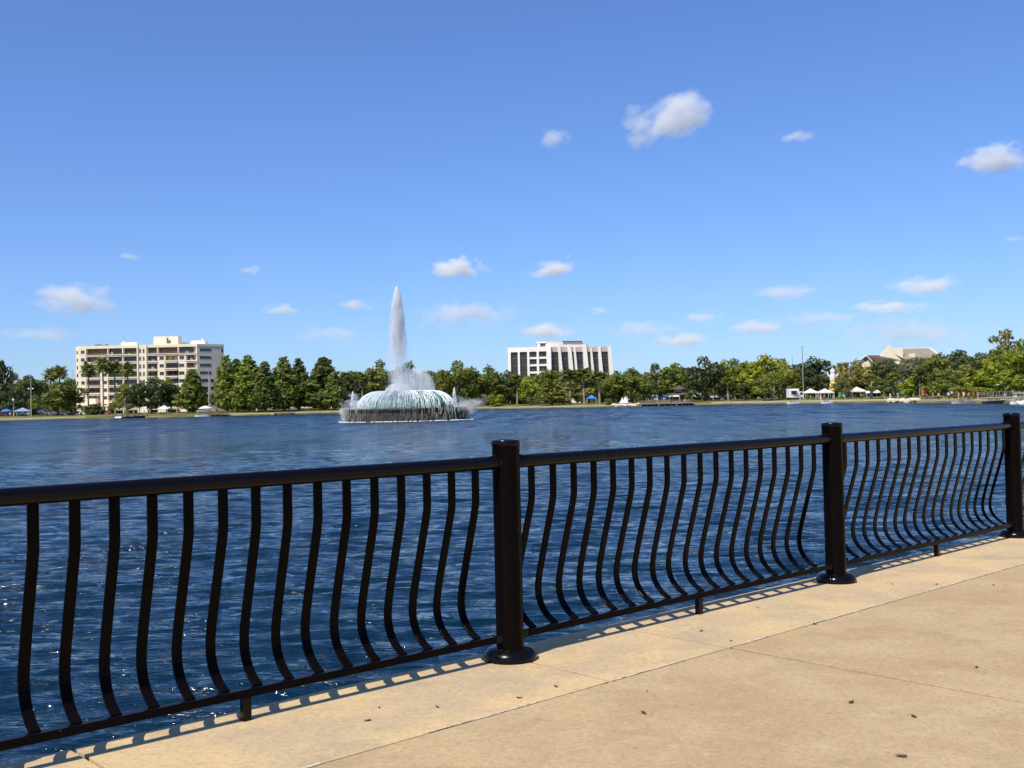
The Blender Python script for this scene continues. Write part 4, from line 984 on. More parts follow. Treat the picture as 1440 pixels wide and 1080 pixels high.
# ------------------------------------------------------------------ clouds
def cloud(px, py, w, h, dens, label, tilt=0, seed=0, faint=False):
    Dc = 6000.0; v = CF + CR*((px-720)/F_PX) - CU*((py-540)/F_PX); c = v*Dc + Vector((0, 0, EYE)); k = Dc/F_PX
    bm = bmesh.new(); bmesh.ops.create_icosphere(bm, subdivisions=3, radius=1.0)
    me = bpy.data.meshes.new('cloud'); bm.to_mesh(me); bm.free(); o = bpy.data.objects.new('cloud', me); C.objects.link(o)
    sx, sz = w*k*.72, h*k*.82; sy = min(sx, 260)
    o.scale = (sx, sy, sz); o.location = c; o.rotation_euler = (0, R(-tilt)+ROLL, 0)
    m = bpy.data.materials.new('cloud_vapour'); m.use_nodes = True; nt = m.node_tree; n = nt.nodes; L = nt.links; n.clear()
    out = n.new("ShaderNodeOutputMaterial"); pv = n.new("ShaderNodeVolumePrincipled"); pv.inputs['Color'].default_value = (1, 1, 1, 1); pv.inputs['Anisotropy'].default_value = -.1
    tc = n.new("ShaderNodeTexCoord"); ln = n.new("ShaderNodeVectorMath"); ln.operation = 'LENGTH'; L.new(tc.outputs['Object'], ln.inputs[0])
    mp = n.new("ShaderNodeMapping"); asp = max(1, w/h*(.62 if h > 24 else .42)); mp.inputs['Scale'].default_value = (1.15*asp, 1.3, 1.25); mp.inputs['Location'].default_value = (seed*3.7, seed*1.3, seed*2.1); L.new(tc.outputs['Object'], mp.inputs[0])
    t = n.new("ShaderNodeTexNoise"); t.inputs['Scale'].default_value = 1.25; t.inputs['Detail'].default_value = 7; t.inputs['Roughness'].default_value = .58; L.new(mp.outputs[0], t.inputs['Vector'])
    # shape = noise - falloff with the radius
    fa = n.new("ShaderNodeMapRange"); fa.inputs[1].default_value = .1; fa.inputs[2].default_value = .98; fa.inputs[3].default_value = .24; fa.inputs[4].default_value = .70; L.new(ln.outputs['Value'], fa.inputs[0])
    su = n.new("ShaderNodeMath"); su.operation = 'SUBTRACT'; L.new(t.outputs[0], su.inputs[0]); L.new(fa.outputs[0], su.inputs[1])
    mr = n.new("ShaderNodeMapRange"); mr.inputs[1].default_value = 0; mr.inputs[2].default_value = 0.34 if faint else .26; mr.inputs[3].default_value = 0; mr.inputs[4].default_value = dens * (1.6 if dens > .004 else 2.6); L.new(su.outputs[0], mr.inputs[0])
    L.new(mr.outputs[0], pv.inputs['Density']); L.new(pv.outputs[0], out.inputs['Volume']); me.materials.append(m)
    tag(o, label, 'cloud', 'clouds in the blue sky')
CL = [(945, 166, 128, 62, .010, 'largest white cloud high in the sky, slanting up to the right', 22), (781, 196, 46, 26, .006, 'small puffy cloud high in the sky left of the largest one'),
 (1120, 191, 54, 12, .004, 'thin faint streak of cloud high in the sky right of the largest one'), (1404, 224, 116, 36, .008, 'white cloud high at the right picture edge'),
 (640, 377, 82, 26, .012, 'small bright cloud above and right of the fountain jet'), (779, 378, 72, 24, .010, 'small slanting cloud above the white office block', 12),
 (105, 419, 134, 40, .006, 'broad soft cloud above the apartment block on the left'), (182, 360, 32, 12, .004, 'tiny faint cloud above the broad cloud on the left'),
 (353, 380, 38, 13, .004, 'tiny faint cloud right above the conical trees'), (395, 435, 66, 15, .006, 'low flat cloud above the gap right of the apartment block'),
 (500, 428, 56, 16, .007, 'low small cloud just left of the fountain jet'), (662, 441, 160, 40, .0025, 'wide faint grey cloud just right of the fountain jet'),
 (843, 437, 32, 11, .006, 'tiny white cloud right above the office block'), (770, 465, 92, 24, .006, 'low cloud touching the roof of the white office block'),
 (1105, 410, 96, 18, .0035, 'faint flat cloud above the right-hand trees, left of the brighter pair'), (1300, 402, 100, 28, .007, 'bright flat cloud above the cream house'),
 (1250, 433, 130, 18, .006, 'flat cloud directly above the cream house, below the bright one'), (1068, 461, 84, 20, .007, 'low white cloud above the tall mast'),
 (960, 479, 96, 20, .007, 'low white cloud above the very dark tree by the deck'), (1275, 466, 250, 40, .002, 'wide veil of pale cloud just above the cream house roof'),
 (1150, 448, 130, 22, .002, 'faint pale veil left of the flat clouds over the cream house'), (905, 462, 120, 22, .002, 'faint pale veil right above the white office block'), (60, 470, 150, 20, .0018, 'faint low veil left of the apartment block'), (470, 470, 120, 22, .0018, 'faint low veil above the conical trees'),
 (1424, 336, 34, 9, .003, 'tiny faint cloud strip at the right picture edge'), (985, 447, 66, 14, .003, 'faint flat cloud above the low white one over the dark tree')]
for i, c in enumerate(CL): cloud(c[0], c[1], c[2], c[3], c[4], c[5], tilt=(c[6] if len(c) > 6 else 0), seed=i+1, faint=c[4] < .004)

# ------------------------------------------------------------------ things on the far shore
m_canvas = node_mat("white_canvas", (.80, .78, .74), .8, trans=.15, var=.05, vscale=1)
m_blue = node_mat("blue_canvas", (.06, .20, .62), .7, trans=.15)
m_pblue = node_mat("pale_blue_canvas", (.30, .38, .62), .7, trans=.15)
m_navy = node_mat("navy_canvas", (.05, .05, .18), .7)
m_orange = node_mat("orange_cloth", (.70, .20, .05), .7)
m_yellow = node_mat("yellow_cloth", (.80, .65, .12), .6)
m_green = node_mat("green_cloth", (.10, .50, .16), .7)
m_metal = node_mat("grey_metal", (.32, .32, .30), .5, metal=.3)
m_conc2 = node_mat("pole_concrete", (.46, .42, .36), .9)
m_woodd = node_mat("dark_wood", (.10, .065, .045), .8, var=.3, vscale=2)
m_woodp = node_mat("weathered_deck", (.26, .19, .155), .85, var=.3, vscale=2)
m_whitep = node_mat("white_paint", (.80, .80, .78), .4)
m_tyre = node_mat("rubber", (.02, .02, .02), .8)
m_rock = node_mat("limestone", (.58, .50, .34), .95, var=.3, vscale=1.5, bump=.6, bscale=4)
m_brick = node_mat("quay_stone", (.36, .27, .21), .9, var=.2, vscale=1)
def spot(x, off):
    D = shore(x) + off; p = col(x, D); return (p[0], p[1], gz(x, D)), D/F_PX
def canopy_tent(x, off, wpx, hpx, mat, label, group=None, walls=None):
    p, k = spot(x, off); w = wpx*k/2; h = hpx*k; root = empty('market_tent', p, rnd.uniform(-.3, .3), label, 'tent', group)
    eh = h*.62; m = MB()
    for sx in (-1, 1):
        for sy in (-1, 1):
            l = MB(); l.tube([(sx*w*.94, sy*w*.94, -.1), (sx*w*.94, sy*w*.94, eh)], .05, 6); l.build('leg', m_whitep, root)
    v = [(-w, -w, eh), (w, -w, eh), (w, w, eh), (-w, w, eh), (0, 0, h), (-w, -w, eh-.28), (w, -w, eh-.28), (w, w, eh-.28), (-w, w, eh-.28), (-w*.45, -w*.45, eh+(h-eh)*.48), (w*.45, -w*.45, eh+(h-eh)*.48), (w*.45, w*.45, eh+(h-eh)*.48), (-w*.45, w*.45, eh+(h-eh)*.48)]
    f = [(0,1,10,9),(1,2,11,10),(2,3,12,11),(3,0,9,12),(9,10,4),(10,11,4),(11,12,4),(12,9,4),(5,6,1,0),(6,7,2,1),(7,8,3,2),(8,5,0,3)]
    m.add(v, f); m.build('canopy', mat, root)
    t = MB(); t.box(-w*.7, w*.7, -w*.3, w*.1, .72, .78)
    for sx in (-.65, .65): t.box(w*sx-.04, w*sx+.04, -w*.28, w*.08, 0, .719)
    tb = t.build('counter', walls or m_woodp, root)
    return root
def umbrella(x, off, wpx, hpx, mat, label, group='umbrellas on the shore'):
    p, k = spot(x, off); w = wpx*k/2; h = hpx*k; root = empty('parasol', p, 0, label, 'umbrella', group)
    m = MB(); m.tube([(0, 0, -.1), (0, 0, h)], .04, 6); m.build('pole', m_whitep, root)
    m = MB(); m.lathe([(w*1.0, h*.60), (w, h*.66), (w*.55, h*.86), (.02, h)], 8, caps=False); m.build('canopy', mat, root)
    m = MB(); m.lathe([(.3, 0), (.3, .08), (.05, .14)], 10); m.build('foot', m_metal, root); return root
umbrella(9, 32, 16, 11, m_blue, 'bright blue parasol at the left picture edge')
canopy_tent(32, 32, 21, 12, m_pblue, 'pale blue tent left of the tall utility pole')
umbrella(58, 40, 14, 8, m_navy, 'low navy parasol just right of the tall utility pole')
canopy_tent(231, 14, 15, 13, m_canvas, 'small white tent on the lawn before the apartment block')
umbrella(289, 14, 20, 11, m_canvas, 'white parasol beside the flag pole at the right end of the apartment block')
canopy_tent(312, 30, 18, 11, m_blue, 'blue tent at the foot of the first tall conical trees')
canopy_tent(832, 22, 14, 13, m_blue, 'bright blue tent with orange counter under the shaggy palms', walls=m_orange)
canopy_tent(917, 46, 14, 13, m_pblue, 'pale blue-grey tent behind the left part of the lakeside deck')
canopy_tent(938, 46, 12, 11, m_blue, 'blue tent behind the middle of the lakeside deck')
canopy_tent(949, 44, 15, 11, m_canvas, 'white tent between the blue tent and the pagoda')
canopy_tent(1006, 30, 16, 9, m_canvas, 'white tent under the very dark tree, right of the lakeside deck')
canopy_tent(1024, 34, 10, 9, m_canvas, 'small white tent behind the slim palm')
umbrella(1049, 34, 12, 8, m_navy, 'navy parasol in the shade left of the tent row')
umbrella(1060, 34, 12, 8, m_navy, 'right-hand navy parasol in the shade left of the tent row')
canopy_tent(1140, 26, 21, 15, m_canvas, 'white peaked tent left of the pair before the balloon figure')
canopy_tent(1160, 22, 20, 15, m_canvas, 'white peaked tent right of the pair before the balloon figure')
canopy_tent(1176, 34, 20, 17, m_orange, 'orange tent beneath the white and yellow balloon figure')
canopy_tent(1205, 26, 22, 16, m_canvas, 'white peaked tent alone between slim trees')
umbrella(1222, 26, 10, 11, m_canvas, 'white parasol right of the lone white peaked tent')
umbrella(1233, 22, 12, 12, m_canvas, 'white parasol beside the tall white post')
canopy_tent(1274, 26, 15, 11, m_blue, 'blue tent behind the rock pile')
canopy_tent(1289, 26, 19, 11, m_green, 'green tent beside the orange flag')
canopy_tent(1341, 30, 14, 9, m_canvas, 'white tent behind the people on the right quay')

# truck-like box tent
def boxtruck(x, off, w, h, label):
    p, k = spot(x, off); W, H = w*k, h*k; root = empty('food_truck', p, .15, label, 'truck')
    m = MB(); m.box(-W/2, W/2, -1.2, 1.2, .55, H); m.build('body', m_whitep, root, bevel=.08)
    m = MB(); m.box(-W*.3, W*.2, -1.26, -1.2, H*.45, H*.8); m.build('serving_hatch', m_darkin, root)
    m = MB(); m.box(-W*.32, W*.22, -2.2, -1.21, H*.81, H*.84); m.build('awning', m_canvas, root)
    m = MB(); m.box(W/2+.005, W/2+1.4, -1.1, 1.1, .55, H*.72); cb = m.build('cab', m_whitep, root, bevel=.15); g_ = MB(); g_.box(W/2+.3, W/2+1.1, -1.13, -1.09, H*.42, H*.66); g_.build('window', m_glass, cb)
    for sx in (-W*.35, W/2+.7):
        for sy in (-1.05, .85): l = MB(); l.tube([(sx, sy, .42), (sx, sy+.2, .42)], .42, 14); l.build('wheel', m_tyre, root)
boxtruck(1115, 24, 15, 15, 'white food truck standing left of the peaked white tents')

def car(x, off, mat, label, rz=0):
    p, k = spot(x, off); root = empty('parked_car', p, rz, label, 'car', 'cars parked behind the left lawn')
    P_ = [(-2.15, .35), (-2.15, .85), (-1.3, .98), (-.75, 1.42), (.75, 1.45), (1.45, .98), (2.1, .82), (2.2, .35)]; n = len(P_)
    v = [(a, -.85, b) for a, b in P_] + [(a, .85, b) for a, b in P_]; m = MB(); m.add(v, [tuple(range(n))[::-1], tuple(range(n, 2*n))] + [(i, (i+1) % n, (i+1) % n+n, i+n) for i in range(n)]); m.build('body', mat, root, bevel=.08)
    m = MB(); q = [(-1.1, 1.0), (-.68, 1.36), (-.02, 1.38), (-.02, 1.0)]; m.add([(a, -.875, b) for a, b in q], [(3,2,1,0)]); q = [(.05, 1.0), (.05, 1.38), (.68, 1.38), (1.2, 1.0)]; m.add([(a, -.875, b) for a, b in q], [(3,2,1,0)]); m.build('window', m_glass, root)
    for sx in (-1.35, 1.35):
        for sy in (-.9, .68):
            l = MB(); l.tube([(sx, sy, .33), (sx, sy+.22, .33)], .33, 14); wh = l.build('wheel', m_tyre, root); l = MB(); l.tube([(sx, sy-.01 if sy < 0 else sy+.2, .33), (sx, sy+.02 if sy < 0 else sy+.23, .33)], .18, 10); l.build('rim', m_metal, wh)
m_carw = node_mat("white_car_paint", (.72, .73, .74), .25, coat=.5); m_cars = node_mat("silver_car_paint", (.38, .40, .42), .3, metal=.5); m_card = node_mat("dark_car_paint", (.03, .035, .045), .25, coat=.5); m_carr = node_mat("red_car_paint", (.32, .03, .03), .3, coat=.5)
car(28, 42, m_carw, 'white car parked behind the pale blue tent'); car(72, 36, m_cars, 'silver car parked right of the navy parasol')
car(92, 36, m_carw, 'white car parked under the broad green tree'); car(107, 34, m_card, 'dark car parked nearest the apartment entrance')
car(148, 30, m_carr, 'red car parked before the apartment porch'); car(5, 46, m_carr, 'red car behind the bright blue parasol'); car(455, 42, m_carr, 'red car in the shade behind the right end of the conical trees'); car(431, 42, m_carw, 'white car in the shade under the conical trees', .1)

def lamp(x, off, top, label, kind='globe', group='lamps on the shore'):
    p, k = spot(x, off); h = zpx(x, top, off+shore(x)) - p[2]; root = empty('street_lamp', p, 0, label, 'street lamp', group)
    m = MB(); m.lathe([(.22, -.1), (.2, .3), (.09, .5), (.06, h-.5)], 10); m.build('post', m_conc2 if kind == 'globe' else m_metal, root)
    if kind == 'globe': m = MB(); m.lathe([(.1, h-.5), (.34, h-.35), (.40, h-.05), (.28, h+.25), (.05, h+.35)], 14); m.build('lamp_globe', m_whitep, root, smooth=True)
    else:
        m = MB(); m.tube([(0, 0, h-.6), (0, 0, h), (-.5, 0, h+.15), (-1.1, 0, h+.1)], .05, 6); m.box(-1.6, -.9, -.16, .16, h-.03, h+.12); m.build('lamp_head', m_whitep, root)
lamp(19, 30, 562, 'white globe lamp left of the pale blue tent'); lamp(1413, 22, 541, 'pale curved street lamp above the right quay', 'arm')
lamp(84, 28, 563, 'white globe lamp in front of the broad green tree on the left'); lamp(176, 24, 562, 'white globe lamp in front of the broad dark tree by the apartment block')
def utility(x, off, top, label, arms=True, rad=.17, name='utility_pole', cat='pole', mat=None):
    p, k = spot(x, off); h = zpx(x, top, off+shore(x)) - p[2]; root = empty(name, p, 0, label, cat); mt = mat or m_conc2
    m = MB(); m.tube([(0, 0, -.3), (0, 0, h)], [rad, rad*.6], 10); m.build('pole', mt, root)
    if arms:
        m = MB(); m.box(-.9, .9, -.06, .06, h*.72, h*.72+.12); ar = m.build('crossarm', mt, root)
        for sx in (-.8, .8): q = MB(); q.box(sx-.28, sx+.28, -.35, .1, h*.72+.12, h*.72+.5); q.build('floodlight', m_whitep, root, bevel=.05)
    else:
        m = MB(); m.lathe([(rad*.9, h), (rad*1.1, h+.1), (.02, h+.2)], 8); m.build('finial', mt, root)
    return root
utility(44, 22, 533, 'tall grey utility pole with two floodlights on the left lawn')
utility(294, 14, 519, 'pale flag pole before the right end of the apartment block', False, .15)
utility(1130, 34, 487, 'tall thin mast sticking out above the trees right of the yellow-green tree', False, .2, 'mast', 'mast', m_metal)
utility(1115.5, 60, 502, 'shorter thin mast left of the tall mast', False, .12, 'mast', 'mast', m_metal)
utility(1173, 40, 526, 'grey pole behind the white and yellow balloon figure', False, .14)
utility(1226, 24, 536, 'short white post beside a white parasol', False, .22, 'post', 'post', m_whitep)
utility(103, 60, 520, 'thin grey mast left of the apartment block', False, .1, 'mast', 'mast', m_metal)

# balloon figure: yellow base, white tower with ears
p, k = spot(1172, 30); r_ = empty('balloon_figure', p, 0, 'tall inflated white and yellow figure above the orange tent', 'inflatable')
zb_ = 15*k
m = MB(); m.lathe([(1.1, zb_-.9), (1.25, zb_), (1.0, zb_+1.1), (.75, zb_+1.8)], 14); m.build('skirt', m_yellow, r_, smooth=True)
m = MB(); m.lathe([(.75, zb_+1.7), (1.05, zb_+2.4), (.95, zb_+3.4), (.8, zb_+4.2), (.3, zb_+4.5)], 14); m.build('torso', m_canvas, r_, smooth=True)
m = MB(); m.lathe([(.1, zb_+4.0), (.7, zb_+4.5), (.8, zb_+5.1), (.5, zb_+5.7), (.05, zb_+5.9)], 12); m.build('head', m_canvas, r_, smooth=True)
for sx in (-1, 1): m = MB(); m.tube([(sx*.7, 0, zb_+3.2), (sx*1.5, 0, zb_+3.9), (sx*1.7, 0, zb_+5.0)], [.35, .3, .18], 8); m.build('arm', m_canvas, r_, smooth=True)
m = MB(); m.tube([(0, .3, -.2), (0, .3, zb_)], .25, 8); m.build('mast', m_metal, r_)
# green banners and orange flag
def banner(x, off, hpx, mat, label, wd=.7):
    p, k = spot(x, off); h = hpx*k; root = empty('banner', p, 0, label, 'banner', 'banners and flags at the market')
    m = MB(); m.tube([(0, 0, -.1), (0, 0, h)], .04, 6); m.build('pole', m_metal, root)
    vs = []; n = 10
    for i in range(n):
        z = h*.25+(h*.72)*i/(n-1); ww = wd*(.8+.25*math.sin(i*.5)); d = .06*math.sin(i*.9); vs += [(.04, d-.012, z), (.04+ww, d+.05-.012, z), (.04, d+.012, z), (.04+ww, d+.05+.012, z)]
    fs = []
    for i in range(n-1): b = i*4; fs += [(b, b+1, b+5, b+4), (b+2, b+6, b+7, b+3), (b+1, b+3, b+7, b+5), (b, b+4, b+6, b+2)]
    m = MB(); m.add(vs, fs); m.build('cloth', mat, root)
banner(1179, 20, 13, m_green, 'green banner right of the orange tent, left one of two'); banner(1183, 20, 13, m_green, 'green banner right of the orange tent, right one of two'); banner(1296, 20, 14, m_orange, 'orange flag left of the pale straight trunks', .6); banner(1270, 20, 13, m_yellow, 'yellow-white flag above the blue tent by the rocks', .8)
banner(1104, 24, 16, m_navy, 'dark tall banner left of the white food truck', 1.0)
# white tent-like statue on the stony point
p, k = spot(877, 10); r_ = empty('sculpture', p, 0, 'white faceted sculpture on the stony point', 'sculpture')
m = MB(); m.lathe([(1.5, 0), (1.7, .4), (1.2, .5)], 8); m.build('plinth', m_conc2, r_)
m = MB()
for a, h_ in ((0, 3.1), (1.3, 2.3), (2.5, 2.7), (3.8, 2.2), (5.0, 2.6)):
    c, s = math.cos(a)*1.0, math.sin(a)*.9; m.add([(c-.7, s, .45), (c+.7, s-.2, .45), (c, s+.7, .45), (c*.55+.1, s*.5, h_)], [(0,2,1), (0,1,3), (1,2,3), (2,0,3)])
m.build('facets', m_whitep, r_)

# lakeside deck on piles with railing, and the little pagoda
def deck(x0, x1, label, mat, off=(-3.0, 4.0), z=.75):
    D = shore((x0+x1)/2); k = D/F_PX; o = col((x0+x1)/2, D+off[0]); W = (x1-x0)*k; root = empty('lakeside_deck', (o[0], o[1], WATER_Z), 0, label, 'deck')
    m = MB(); m.box(-W/2, W/2, 0, off[1]-off[0], z, z+.22); m.build('platform', mat, root)
    n = int(W/2.0); m = MB()
    for i in range(n+1):
        u = -W/2+.12+(W-.24)*i/n; q = MB(); q.tube([(u, .2, -1.2), (u, .2, z)], .13, 8); q.build('pile', m_woodd if i % 3 else m_conc2, root)
    r = MB(); r.box(-W/2, W/2, .02, .10, z+1.15, z+1.24); r.box(-W/2, W/2, .03, .08, z+.36, z+.42)
    for i in range(int(W/.45)): u = -W/2+.1+i*.45; r.box(u-.05, u+.05, .03, .08, z+.22, z+1.15)
    r.build('railing', mat, root); return root
deck(901, 977, 'long weathered deck on short piles along the middle shore', m_woodp)
p, k = spot(953, 9); r_ = empty('pagoda', p, 0, 'small pagoda with two dark curved roofs behind the lakeside deck', 'pavilion')
def curved_roof(z, w, h, name):
    m = MB(); vs = []; N_ = 6
    for j in range(N_+1):
        t = j/N_; ww = w*(1-t)**1.5+.25*(1-0); zz = z+h*t**.8
        for i in range(16):
            a = 2*math.pi*i/16; cx = max(-1, min(1, math.cos(a)*1.42)); cy = max(-1, min(1, math.sin(a)*1.42)); up = .35*(abs(cx*cy))**2*(1-t); vs.append((ww*cx, ww*cy, zz+up))
    fs = [(j*16+i, j*16+(i+1) % 16, (j+1)*16+(i+1) % 16, (j+1)*16+i) for j in range(N_) for i in range(16)] + [tuple(reversed(range(16)))]
    m.add(vs, fs); return m.build(name, m_woodd, r_)
for sx in (-1, 1):
    for sy in (-1, 1): m = MB(); m.tube([(sx*2.0, sy*2.0, -.2), (sx*2.0, sy*2.0, 3.0)], .16, 8); m.build('post', m_orange if False else m_woodd, r_)
curved_roof(2.9, 3.4, 1.2, 'lower_roof'); m = MB(); m.box(-1.2, 1.2, -1.2, 1.2, 4.0, 4.9); m.build('lantern_wall', m_brick, r_); curved_roof(4.8, 2.2, 1.3, 'upper_roof')
m = MB(); m.box(-2.6, 2.6, -2.6, 2.6, -.3, .25); m.build('plinth', m_conc2, r_)

# rocks: pile on the right and the stony point
def rocks(xs, n, label, group):
    protos_ = []
    for q in range(4):
        bm = bmesh.new(); bmesh.ops.create_icosphere(bm, subdivisions=2, radius=1)
        for v in bm.verts: v.co *= 1 + .32*noise.noise(v.co*1.3+Vector((q*5, 0, 0))) ; v.co.z *= .7
        me = bpy.data.meshes.new('rock'); bm.to_mesh(me); bm.free(); me.materials.append(m_rock); protos_.append(me)
    for i in range(n):
        x = xs[0]+(xs[1]-xs[0])*(i+.5)/n+rnd.uniform(-.8, .8); off = rnd.uniform(.1, 3.0); p, k = spot(x, off); o = bpy.data.objects.new('rock', protos_[i % 4]); C.objects.link(o)
        s = rnd.uniform(.35, .85); o.scale = (s*1.25, s, s); o.location = (p[0], p[1], p[2]+s*.2); o.rotation_euler = (0, 0, rnd.uniform(0, 6)); tag(o, label, 'rock', group)
rocks((1247, 1291), 34, 'pale boulder of the rock pile at the right-hand water edge', 'boulders of the pile on the right shore')
rocks((862, 899), 20, 'pale boulder of the stony point under the white sculpture', 'boulders of the stony point')

# quay wall with railing at the right
k = shore(1400)/F_PX
for (xa, xb, lb) in ((1378, 1470, 'brown stone quay wall with a metal railing at the right picture edge'), (1294, 1356, 'low brown quay wall below the people on the right')):
    A = col(xa, shore(xa)+3.0); B = col(xb, shore(xb)+3.0); dx, dy = B[0]-A[0], B[1]-A[1]; Ln = math.hypot(dx, dy)
    r_ = empty('quay_wall', (A[0], A[1], WATER_Z), math.atan2(dy, dx), lb, 'wall'); hh = .95 if xa > 1370 else .55
    m = MB(); m.box(0, Ln, 0, .5, -.5, hh); m.build('wall', m_brick, r_); m = MB(); m.box(-.05, Ln+.05, -.06, .56, hh+.002, hh+.12); m.build('coping', m_conc2, r_)
    if xa > 1370:
        m = MB(); m.box(0, Ln, .2, .26, hh+1.1, hh+1.17)
        for i in range(int(Ln/1.2)): m.box(i*1.2, i*1.2+.07, .2, .26, hh+.12, hh+1.1)
        m.build('railing', m_metal, r_)

# boats and birds
def boat(x, dwater, L_, mat, label, cab=True, rz=0):
    D = shore(x)-dwater; p = col(x, D); root = empty('boat', (p[0], p[1], WATER_Z), rz, label, 'boat'); vs = []; n = 12
    for i in range(n):
        t = i/(n-1); u = (t-.5)*L_; hw = L_*.14*math.sin(math.pi*min(1, .12+.88*(1-t)**.6))**.6 if t < 1 else .02; hw = max(.03, hw*(1-.9*max(0, t-.75)*2)); sh = .45+.25*t*t
        vs += [(u, -hw, sh), (u, -hw*.6, -.15), (u, hw*.6, -.15), (u, hw, sh)]
    fs = [(0, 1, 2, 3), ((n-1)*4+3, (n-1)*4+2, (n-1)*4+1, (n-1)*4)]
    for i in range(n-1):
        for j in range(3): fs.append((i*4+j, (i+1)*4+j, (i+1)*4+j+1, i*4+j+1))
        fs.append((i*4+3, (i+1)*4+3, (i+1)*4, i*4))
    m = MB(); m.add(vs, fs); m.build('hull', mat, root, smooth=True)
    m = MB(); m.box(-L_*.25, -L_*.12, -L_*.1, L_*.1, .5, .85); m.box(L_*.02, L_*.12, -L_*.1, L_*.1, .5, .85); m.build('bench', m_woodp, root)
    if cab:
        m = MB(); m.box(-L_*.3, L_*.2, -L_*.12, L_*.12, 1.75, 1.85)
        for sx in (-.28, .18):
            for sy in (-.1, .1): m.tube([(L_*sx, L_*sy, .5), (L_*sx, L_*sy, 1.75)], .03, 5)
        m.build('sun_roof', m_canvas, root)
boat(184, 2, 9.5, m_card, 'long dark boat moored before the apartment block', False)
boat(283, 3, 4.2, m_whitep, 'small white boat with a roof by the dark jetty', True)
boat(1116, 3, 4.0, m_whitep, 'small white boat by the shore below the white food truck', False); boat(1163, 3, 3.4, m_whitep, 'small white boat below the orange tent', False)
boat(1360, 3, 6.0, m_conc2, 'flat pale grey boat moored at the right quay', False); boat(1400, 3, 5.0, m_card, 'dark boat moored below the right stone quay', False)
boat(1434, 12, 3.2, m_whitep, 'white boat with a roof at the right picture edge', True)
def swan(x, dw, label, rz=0, s=1.0):
    D = shore(x)-dw; p = col(x, D); root = empty('swan', (p[0], p[1], WATER_Z), rz, label, 'swan', 'swans on the lake'); root.scale = (s, s, s); vs = []
    prof_ = [(-.62, .05, .22), (-.5, .14, .20), (-.25, .26, .16), (.05, .28, .14), (.3, .22, .15), (.45, .12, .22), (.52, .07, .38), (.50, .055, .58), (.50, .05, .75), (.56, .06, .84), (.68, .045, .82), (.80, .015, .78)]
    m = MB(); m.tube([(a, 0, c) for a, b, c in prof_], [b for a, b, c in prof_], 10); m.build('body', m_whitep, root, smooth=True)
    m = MB(); m.lathe([(.02, 0), (.015, .05)], 6, .84, 0, .755); m.build('beak', m_orange, root)
swan(165, 10, 'white swan swimming by the long dark boat, left one of two', .3, 1.5); swan(168.5, 11, 'white swan swimming by the long dark boat, right one of two', 2.6, 1.5); swan(1438, 22, 'white swan low at the right picture edge', 3.0, 1.6)
# dark jetty by the conical trees
deck(293, 322, 'low dark jetty at the foot of the first conical trees', m_woodd, (-1.5, 2.5), .35)
deck(158, 206, 'low brown landing behind the long dark boat', m_woodd, (.2, 3.5), .45)

# ------------------------------------------------------------------ people
def person_mesh(name, pose):
    V = {'pel': (0, 0, .95, .135), 'wai': (0, 0, 1.12, .12), 'che': (0, -.01, 1.32, .15), 'neck': (0, 0, 1.48, .055), 'hb': (0, -.01, 1.56, .075), 'ht': (0, -.01, 1.70, .085),
         'sl': (-.17, 0, 1.42, .06), 'sr': (.17, 0, 1.42, .06)}
    if pose == 0: legs = [(-.1, .0), (.1, .0)]; arms = [(-.24, -.02, 1.15, -.25, -.08, .92), (.24, 0, 1.15, .26, -.10, .92)]
    elif pose == 1: legs = [(-.09, -.22), (.09, .24)]; arms = [(-.24, .12, 1.16, -.24, .18, .95), (.24, -.12, 1.16, .22, -.26, .98)]
    else: legs = [(-.12, .02), (.12, -.04)]; arms = [(-.26, -.05, 1.18, -.12, -.26, 1.20), (.25, 0, 1.16, .27, .02, .93)]
    P_ = []; E = []; Rr_ = []
    def a(p, r, par=None):
        P_.append(p); Rr_.append(r)
        if par is not None: E.append((par, len(P_)-1))
        return len(P_)-1
    i0 = a(V['pel'][:3], .135); i1 = a(V['wai'][:3], .12, i0); i2 = a(V['che'][:3], .15, i1); i3 = a(V['neck'][:3], .055, i2); i4 = a(V['hb'][:3], .078, i3); a(V['ht'][:3], .082, i4)
    for sgn, ar in ((-1, arms[0]), (1, arms[1])):
        s = a((sgn*.18, 0, 1.41), .06, i2); e = a(ar[:3], .042, s); h = a(ar[3:], .03, e); d = (Vector(ar[3:])-Vector(ar[:3])).normalized()*.12; a(tuple(Vector(ar[3:])+d), .034, h)
    for sgn, (lx, fy) in ((-1, legs[0]), (1, legs[1])):
        hp = a((sgn*.09, 0, .86), .095, i0); kn = a((lx, fy*.5-.03, .50), .062, hp); an = a((lx, fy, .08), .042, kn); a((lx, fy-.15, .04), .038, an)
    me = bpy.data.meshes.new(name+'_tmp'); me.from_pydata(P_, E, []); o = bpy.data.objects.new(name+'_tmp', me); C.objects.link(o)
    sk = o.modifiers.new('s', 'SKIN'); lay = me.skin_vertices[0].data
    for i, r in enumerate(Rr_): lay[i].radius = (r, r*(.75 if i in (0, 1, 2) else 1))
    lay[0].use_root = True; sb = o.modifiers.new('u', 'SUBSURF'); sb.levels = 1; sb.render_levels = 1
    dg = bpy.context.evaluated_depsgraph_get(); m2 = bpy.data.meshes.new_from_object(o.evaluated_get(dg)); m2.name = name; bpy.data.objects.remove(o); return m2
m_skins = [node_mat("skin_light", (.55, .33, .22), .6), node_mat("skin_dark", (.18, .09, .055), .6)]
clo = {'white': (.75, .74, .72), 'red': (.50, .05, .04), 'blue': (.06, .14, .42), 'black': (.02, .02, .025), 'pink': (.62, .25, .30), 'green': (.08, .28, .10), 'grey': (.25, .25, .26), 'orange': (.65, .22, .05), 'yellow': (.70, .58, .15), 'tan': (.45, .34, .22)}
